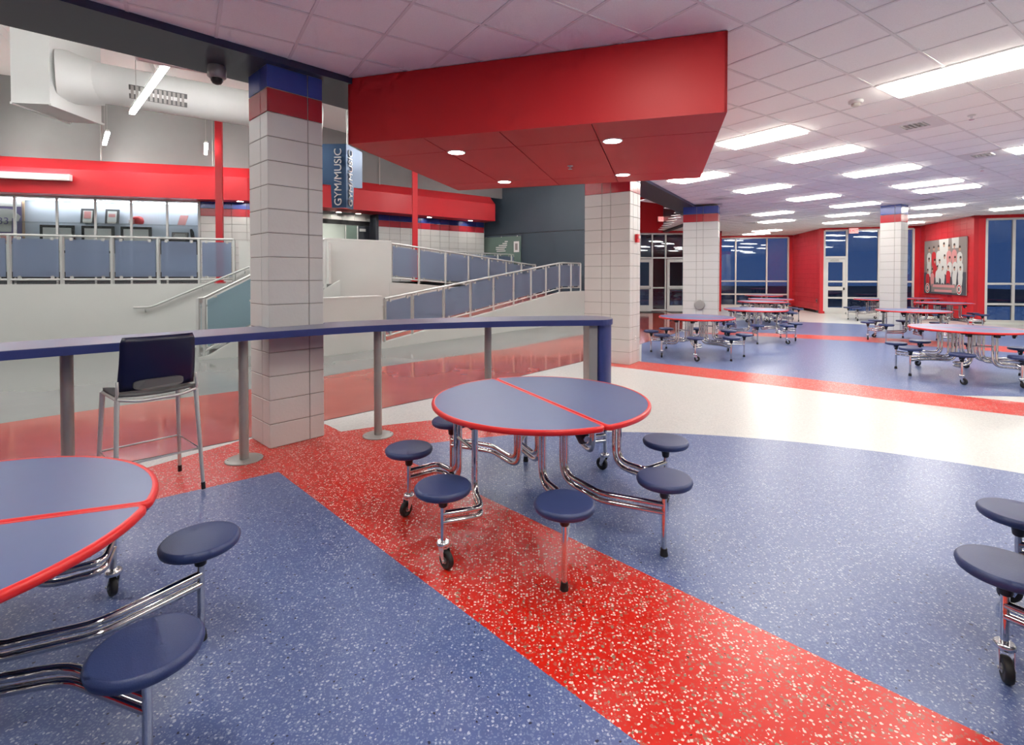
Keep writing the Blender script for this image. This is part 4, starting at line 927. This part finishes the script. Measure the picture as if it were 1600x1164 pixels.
# left window wall
W0 = (7.0,26.1)
dW = Vector((K0[0]-W0[0], K0[1]-W0[1])); LW = dW.length; dW.normalize()
us = [px2s(Vector(W0), dW, x) for x in (1085,1118,1149.5,1198,1231.5)]
window_wall('window_1', W0, K0, 'dark window wall with white frames behind the left row of tables', us, [.66,1.32])
strip_wall('wall_far_left', W0, K0, 3.525, 4.2, 'red_paint', 'red strip above the left windows'); strip_wall('wall_far_sill', W0, K0, 0, .065, 'trimwhite', 'white kerb below the left windows')
strip_wall('wall_far_pier', (W0[0]+dW.x*(us[-1]+.035), W0[1]+dW.y*(us[-1]+.035)), K0, 0, ZC+.02, 'red_block', 'red end pier beside the left windows')
red_blocks('wall_red_return', K0, K1, 'plain red block wall between left windows and the glass door')
# door wall
dD = Vector((K2[0]-K1[0], K2[1]-K1[1])).normalized()
ud = [px2s(Vector(K1), dD, x) for x in (1288,1323,1373,1427)]
tw, d3, n3 = window_wall('window_2', K1, K2, 'window wall beside the white framed glass door', ud, [.67,1.35], 3.49, .10, skip=ud[0])
MB().obox(d3*(ud[0]+.03)+n3*.04+Vector((0,0,2.42)), d3*(ud[1]-ud[0]-.06), n3*.012, (0,0,1.03)).build('pane', 'glass', tw)
MB().obox(d3*(ud[0])+n3*.0+Vector((0,0,2.31)), d3*(ud[1]-ud[0]), n3*.09, (0,0,.10)).build('door_head', 'alu', tw)
o = Vector((*K1,0))+d3*(ud[0]+.035); glass_door('door_2', o, d3, n3, ud[1]-ud[0]-.07, 2.30, 'white framed glass door under the exit sign', False)
strip_wall('wall_far_mid', K1, K2, 3.525, 4.2, 'red_paint', 'red strip above the glass door'); strip_wall('wall_far_mid_sill', (K1[0]+dD.x*ud[1],K1[1]+dD.y*ud[1]), K2, 0, .065, 'trimwhite', 'white kerb below the middle windows')
strip_wall('wall_far_mid_pier', (K1[0]+dD.x*(ud[3]+.035),K1[1]+dD.y*(ud[3]+.035)), K2, 0, ZC+.02, 'red_block', 'red end pier beside the middle windows')
strip_wall('wall_far_mid_jamb', (K1[0]-.06*dD.x,K1[1]-.06*dD.y), (K1[0]+dD.x*(ud[0]-.035),K1[1]+dD.y*(ud[0]-.035)), 0, ZC+.02, 'red_block', 'red jamb beside the glass door')
# poster wall and right window wall
red_blocks('wall_red_poster', K2, K3, 'red block wall that carries the team poster')
dR = Vector((K4[0]-K3[0], K4[1]-K3[1])).normalized()
ur = [px2s(Vector(K3), dR, x) for x in (1541,1584,1640)]+[2.9,3.9,4.9]
window_wall('window_3', K3, K4, 'dark window wall at the right edge beside the poster wall', ur, [.66,1.33], 3.46)
strip_wall('wall_far_right', K3, K4, 3.495, 4.2, 'red_paint', 'red strip above the right windows'); strip_wall('wall_far_right_sill', K3, K4, 0, .065, 'trimwhite', 'white kerb below the right windows')
strip_wall('wall_far_right_pier', K3, (K3[0]+dR.x*(ur[0]-.035),K3[1]+dR.y*(ur[0]-.035)), 0, ZC+.02, 'red_block', 'red end pier beside the right windows')
for nme, a, b in (('baseboard_return', K0, K1), ('baseboard_poster', K2, K3), ('baseboard_pier', K3, (K3[0]+dR.x*(ur[0]-.05),K3[1]+dR.y*(ur[0]-.05)))):
    wall(nme, [a, b] if nme == 'baseboard_pier' else [b, a], 0, .11, -.015, 'baseb', 'dark base moulding along the red wall')
# enclosing right and rear walls (outside the picture)
struct(MB().prism([(20.5,-7.6),(20.7,-7.6),(20.7,15.3),(20.5,15.3)], 0, 4.2).build('wall_right', 'block'), 'white block wall right of the picture')
struct(MB().prism([(-9.4,-7.6),(20.6,-7.6),(20.6,-7.8),(-9.4,-7.8)], 0, 4.2).build('wall_rear', 'block'), 'white block wall behind the viewer')
struct(MB().prism([(-9.6,-7.7),(-9.4,-7.7),(-9.4,-2.0),(-9.6,-2.0)], 0, 4.2).build('wall_rear_left', 'red_paint'), 'red wall behind the viewer on the left')
struct(MB().prism([(-16,-3.0),(-9.5,-3.0),(-9.5,-3.1),(-16,-3.1)], 0, 8).build('wall_gallery_rear', 'plaster'), 'rear wall of the concourse')
# entrance
EY = 22.5; ex = lambda x: (x-802.87)/781.05*EY
ent, d3, n3 = window_wall('window_4', (4.2,EY), (9.2,EY), 'glazed entrance with doors between the two wide pillars', [ex(x)-4.2 for x in (972,1000,1019,1040,1068,1090)], [2.40], 3.48, .05, skip=None)
for x0, x1 in ((973,1018),(1041,1086)): glass_door('door_3', Vector((ex(x0)+.03,EY-.07,0)), d3, n3, ex(x1)-ex(x0)-.04, 2.34, 'white framed entrance door with push bar')
MB().obox((ex(1020)-4.2,.02,1.02), (ex(1039)-ex(1020),0,0), (0,.06,0), (0,0,.06)).build('transom', 'alu', ent)
struct(MB().prism([(3.2,EY-.1),(9.3,EY-.1),(9.3,EY+.2),(3.2,EY+.2)], 3.52, 6.5).build('wall_entrance', 'red_paint'), 'red wall above the entrance doors')
struct(MB().prism([(3.0,EY-.1),(ex(971),EY-.1),(ex(971),EY+.2),(3.0,EY+.2)], 0, 6.5).build('wall_entrance_left', 'slate'), 'wall left of the entrance doors')
struct(MB().prism([(9.2,EY-.1),(7.4+1.9,EY-.1),(7.2,26.2),(7.0,26.2)], 0, 6.5).build('wall_entrance_right', 'red_paint'), 'wall right of the entrance doors')
struct(MB().prism([(5.2,15.4),(6.6,17.6),(7.1,26.2),(6.9,26.2),(6.4,17.7),(5.0,15.5)], 3.54, 6.5).build('wall_bulkhead', 'navy_flat'), 'bulkhead above the edge of the tile ceiling')
struct(flat('ground_vestibule', [(3,EY+.3),(9.2,EY+.3),(9.2,26.4),(3,26.4)], 'concrete', 0.0), 'vestibule floor behind the entrance')
struct(MB().prism([(3,26),(9.2,26),(9.2,26.2),(3,26.2)], 0, 4).build('wall_vestibule', 'plaster'), 'dark wall behind the vestibule')
for x, lb in ((1006,'black door mat at the left entrance door'),(1058,'black door mat at the right entrance door')):
    mt = thing('door_mat', lb, 'mat', (ex(x), EY-.75, .001)); MB().box((0,0,.006), (1.1,.8,.010)).build('pile', 'dark', mt); MB().box((0,0,.004), (1.2,.9,.006)).build('border', 'rubber', mt)
# exit signs
def exit_sign(p, a, label, ceil=None):
    t = thing('exit_sign', label, 'sign', p, a); MB().box((0,.03,0), (.34,.06,.22)).build('housing', 'white', t); MB().box((0,-.004,0), (.31,.012,.19)).build('face', 'exitface', t)
    put('lettering', text_mesh('EXIT', .15, .002, 'exitred'), t, (0,-.013,0)).rotation_euler = (R(90),0,0)
    if ceil: MB().box((0,.03,(ceil-p[2]+.11)/2), (.05,.05,ceil-p[2]-.11)).build('stem', 'white', t)
exit_sign((ex(1032),EY-.17,4.12), 0, 'lit EXIT sign on the red wall above the entrance doors')
eo = Vector((*K1,0))+Vector((*dD,0))*1.02; exit_sign((eo.x, eo.y-.25, 3.44), R(-16), 'lit EXIT sign hanging above the white framed glass door')
# team poster
pa = math.degrees(math.atan2(K3[1]-K2[1], K3[0]-K2[0])); dP = Vector((K3[0]-K2[0], K3[1]-K2[1])); LP = dP.length; dP.normalize()
sl, sr = px2s(Vector(K2), dP, 1446), px2s(Vector(K2), dP, 1512)
nP = Vector((dP.y, -dP.x)); pc = Vector(K2)+dP*(sl+sr)/2+nP*.03
po = thing('team_poster', 'large printed team photo banner hung on the red block wall', 'poster', (pc.x, pc.y, .92), R(pa)); PW, PH = abs(sr-sl), 2.02
MB().box((0,.0,PH/2), (PW,.03,PH)).build('banner', 'pgrey', po)
def flat_shape(pts, m, name, dep): 
    mb = MB(); mb.add([(x, -.0155-dep, z) for x, z in pts], [list(range(len(pts)))]); mb.build(name, m, po)
flat_shape([(-PW/2,.0),(PW/2,.0),(PW/2,.80),(-PW/2,.80)], 'pdark', 'lower_print', .0005)
flat_shape([(-.2,.9),(.25,.9),(.3,PH),(-.35,PH)], 'shirt', 'backdrop_print', .0006)
flat_shape([(.55,1.65),(.95,1.65),(.95,PH),(.5,PH)], 'shirt', 'backdrop_print', .0006)
random.seed(5)
def ell(cx_, cz, rx, rz_, n=12): return [(cx_+rx*math.cos(2*math.pi*k/n), cz+rz_*math.sin(2*math.pi*k/n)) for k in range(n)]
def figure(x, z, s, m, dep):
    flat_shape([(x-.12*s,z-.70*s),(x-.02*s,z-.62*s),(x+.12*s,z-.70*s),(x+.17*s,z-.38*s),(x+.15*s,z-.20*s),(x+.06*s,z-.12*s),(x-.06*s,z-.12*s),(x-.15*s,z-.20*s),(x-.17*s,z-.38*s)], m, 'figure_print', dep)
    flat_shape(ell(x, z, .062*s, .085*s), 'skin', 'face_print', dep+.0004); flat_shape([(x-.065*s,z+.02*s),(x+.065*s,z+.02*s),(x+.055*s,z+.085*s),(x,z+.11*s),(x-.055*s,z+.085*s)], 'hair', 'hair_print', dep+.0007)
fx = lambda f: -PW/2+PW*f
for f, z, m in ((.13,1.68,'shirt'),(.25,1.70,'pred'),(.37,1.72,'shirt'),(.50,1.80,'shirt'),(.62,1.70,'ppink'),(.74,1.72,'ppink'),(.86,1.62,'shirt')): figure(fx(f), z, 1.0, m, .001)
for f, z, m in ((.13,1.28,'shirt'),(.28,1.22,'pred'),(.40,1.2,'shirt'),(.52,1.36,'shirt'),(.64,1.28,'shirt'),(.76,1.28,'shirt'),(.88,1.26,'shirt')): figure(fx(f), z, .95, m, .002)
for f, z, m in ((.10,.86,'pred'),(.22,.88,'ppink'),(.35,.98,'shirt'),(.48,.95,'shirt'),(.61,.96,'pred'),(.75,.92,'shirt'),(.88,.92,'shirt')): figure(fx(f), z, .85, m, .003)
flat_shape([(fx(.20),.06),(fx(.80),.06),(fx(.80),.36),(fx(.20),.36)], 'pgrey', 'caption_print', .005)
flat_shape([(fx(.24),.25),(fx(.76),.25),(fx(.76),.34),(fx(.24),.34)], 'ppink', 'caption_print', .0055); flat_shape([(fx(.28),.08),(fx(.70),.08),(fx(.70),.16),(fx(.28),.16)], 'ppink', 'caption_print', .0055)
for f in (.10,.86):
    flat_shape(ell(fx(f), .20, .17, .19, 20), 'shirt', 'emblem_print', .006); flat_shape(ell(fx(f), .20, .14, .155, 20), 'pred', 'emblem_print', .0064); flat_shape(ell(fx(f), .20, .10, .11, 20), 'shirt', 'emblem_print', .0068); flat_shape(ell(fx(f)-.01, .20, .045, .07, 12), 'pdark', 'emblem_print', .0072)
# little wall fittings on the red walls
def wall_fit(p, nrm, name, label, cat, wd, h, m1, m2):
    t = thing(name, label, cat, p, math.atan2(nrm.y, nrm.x)+R(90)); put('plate', bevel_box(wd,.015,h,m1,.003), t, (0,-.008,0)); put('inset', bevel_box(wd*.5,.03,h*.45,m2,.003), t, (0,-.014,0))
q = Vector(K1)+(Vector(K0)-Vector(K1))*.12; nq = Vector((-(K0[1]-K1[1]), K0[0]-K1[0])).normalized(); q = q+nq*.012; wall_fit((q.x,q.y,.52), nq, 'wall_outlet', 'dark outlet low on the plain red wall beside the glass door', 'outlet', .10,.16,'steel','dark')
q = Vector(K3)+(Vector(K2)-Vector(K3))*.10+nP*.02; wall_fit((q.x,q.y,.62), nP, 'wall_outlet', 'round dark fitting on the red wall below the poster', 'outlet', .13,.16,'dark','steel')
cc = thing('dome_camera', 'tiny dark camera on the strip above the left windows', 'camera', (ex(1094)*25.4/22.5, 25.2, 3.50)); MB().lathe([(.10,.06),(.10,0),(.06,-.02)], n=14).build('housing', 'white', cc); MB().lathe([(.07,-.01),(.06,-.06),(.0,-.09)], n=14).build('dome', 'dark', cc)
pf_ = P3.location; ph = thing('speaker_cover', 'round grey plate low on the slim far pillar', 'plate', (5.20,13.98,.78), R(154.5+90)); me_ = MB().lathe([(.14,0),(.14,.02),(.12,.03)], n=24).mesh('plate', 'silver'); me_.transform(Matrix.Rotation(R(90), 4, 'Y') ); put('plate', me_, ph)
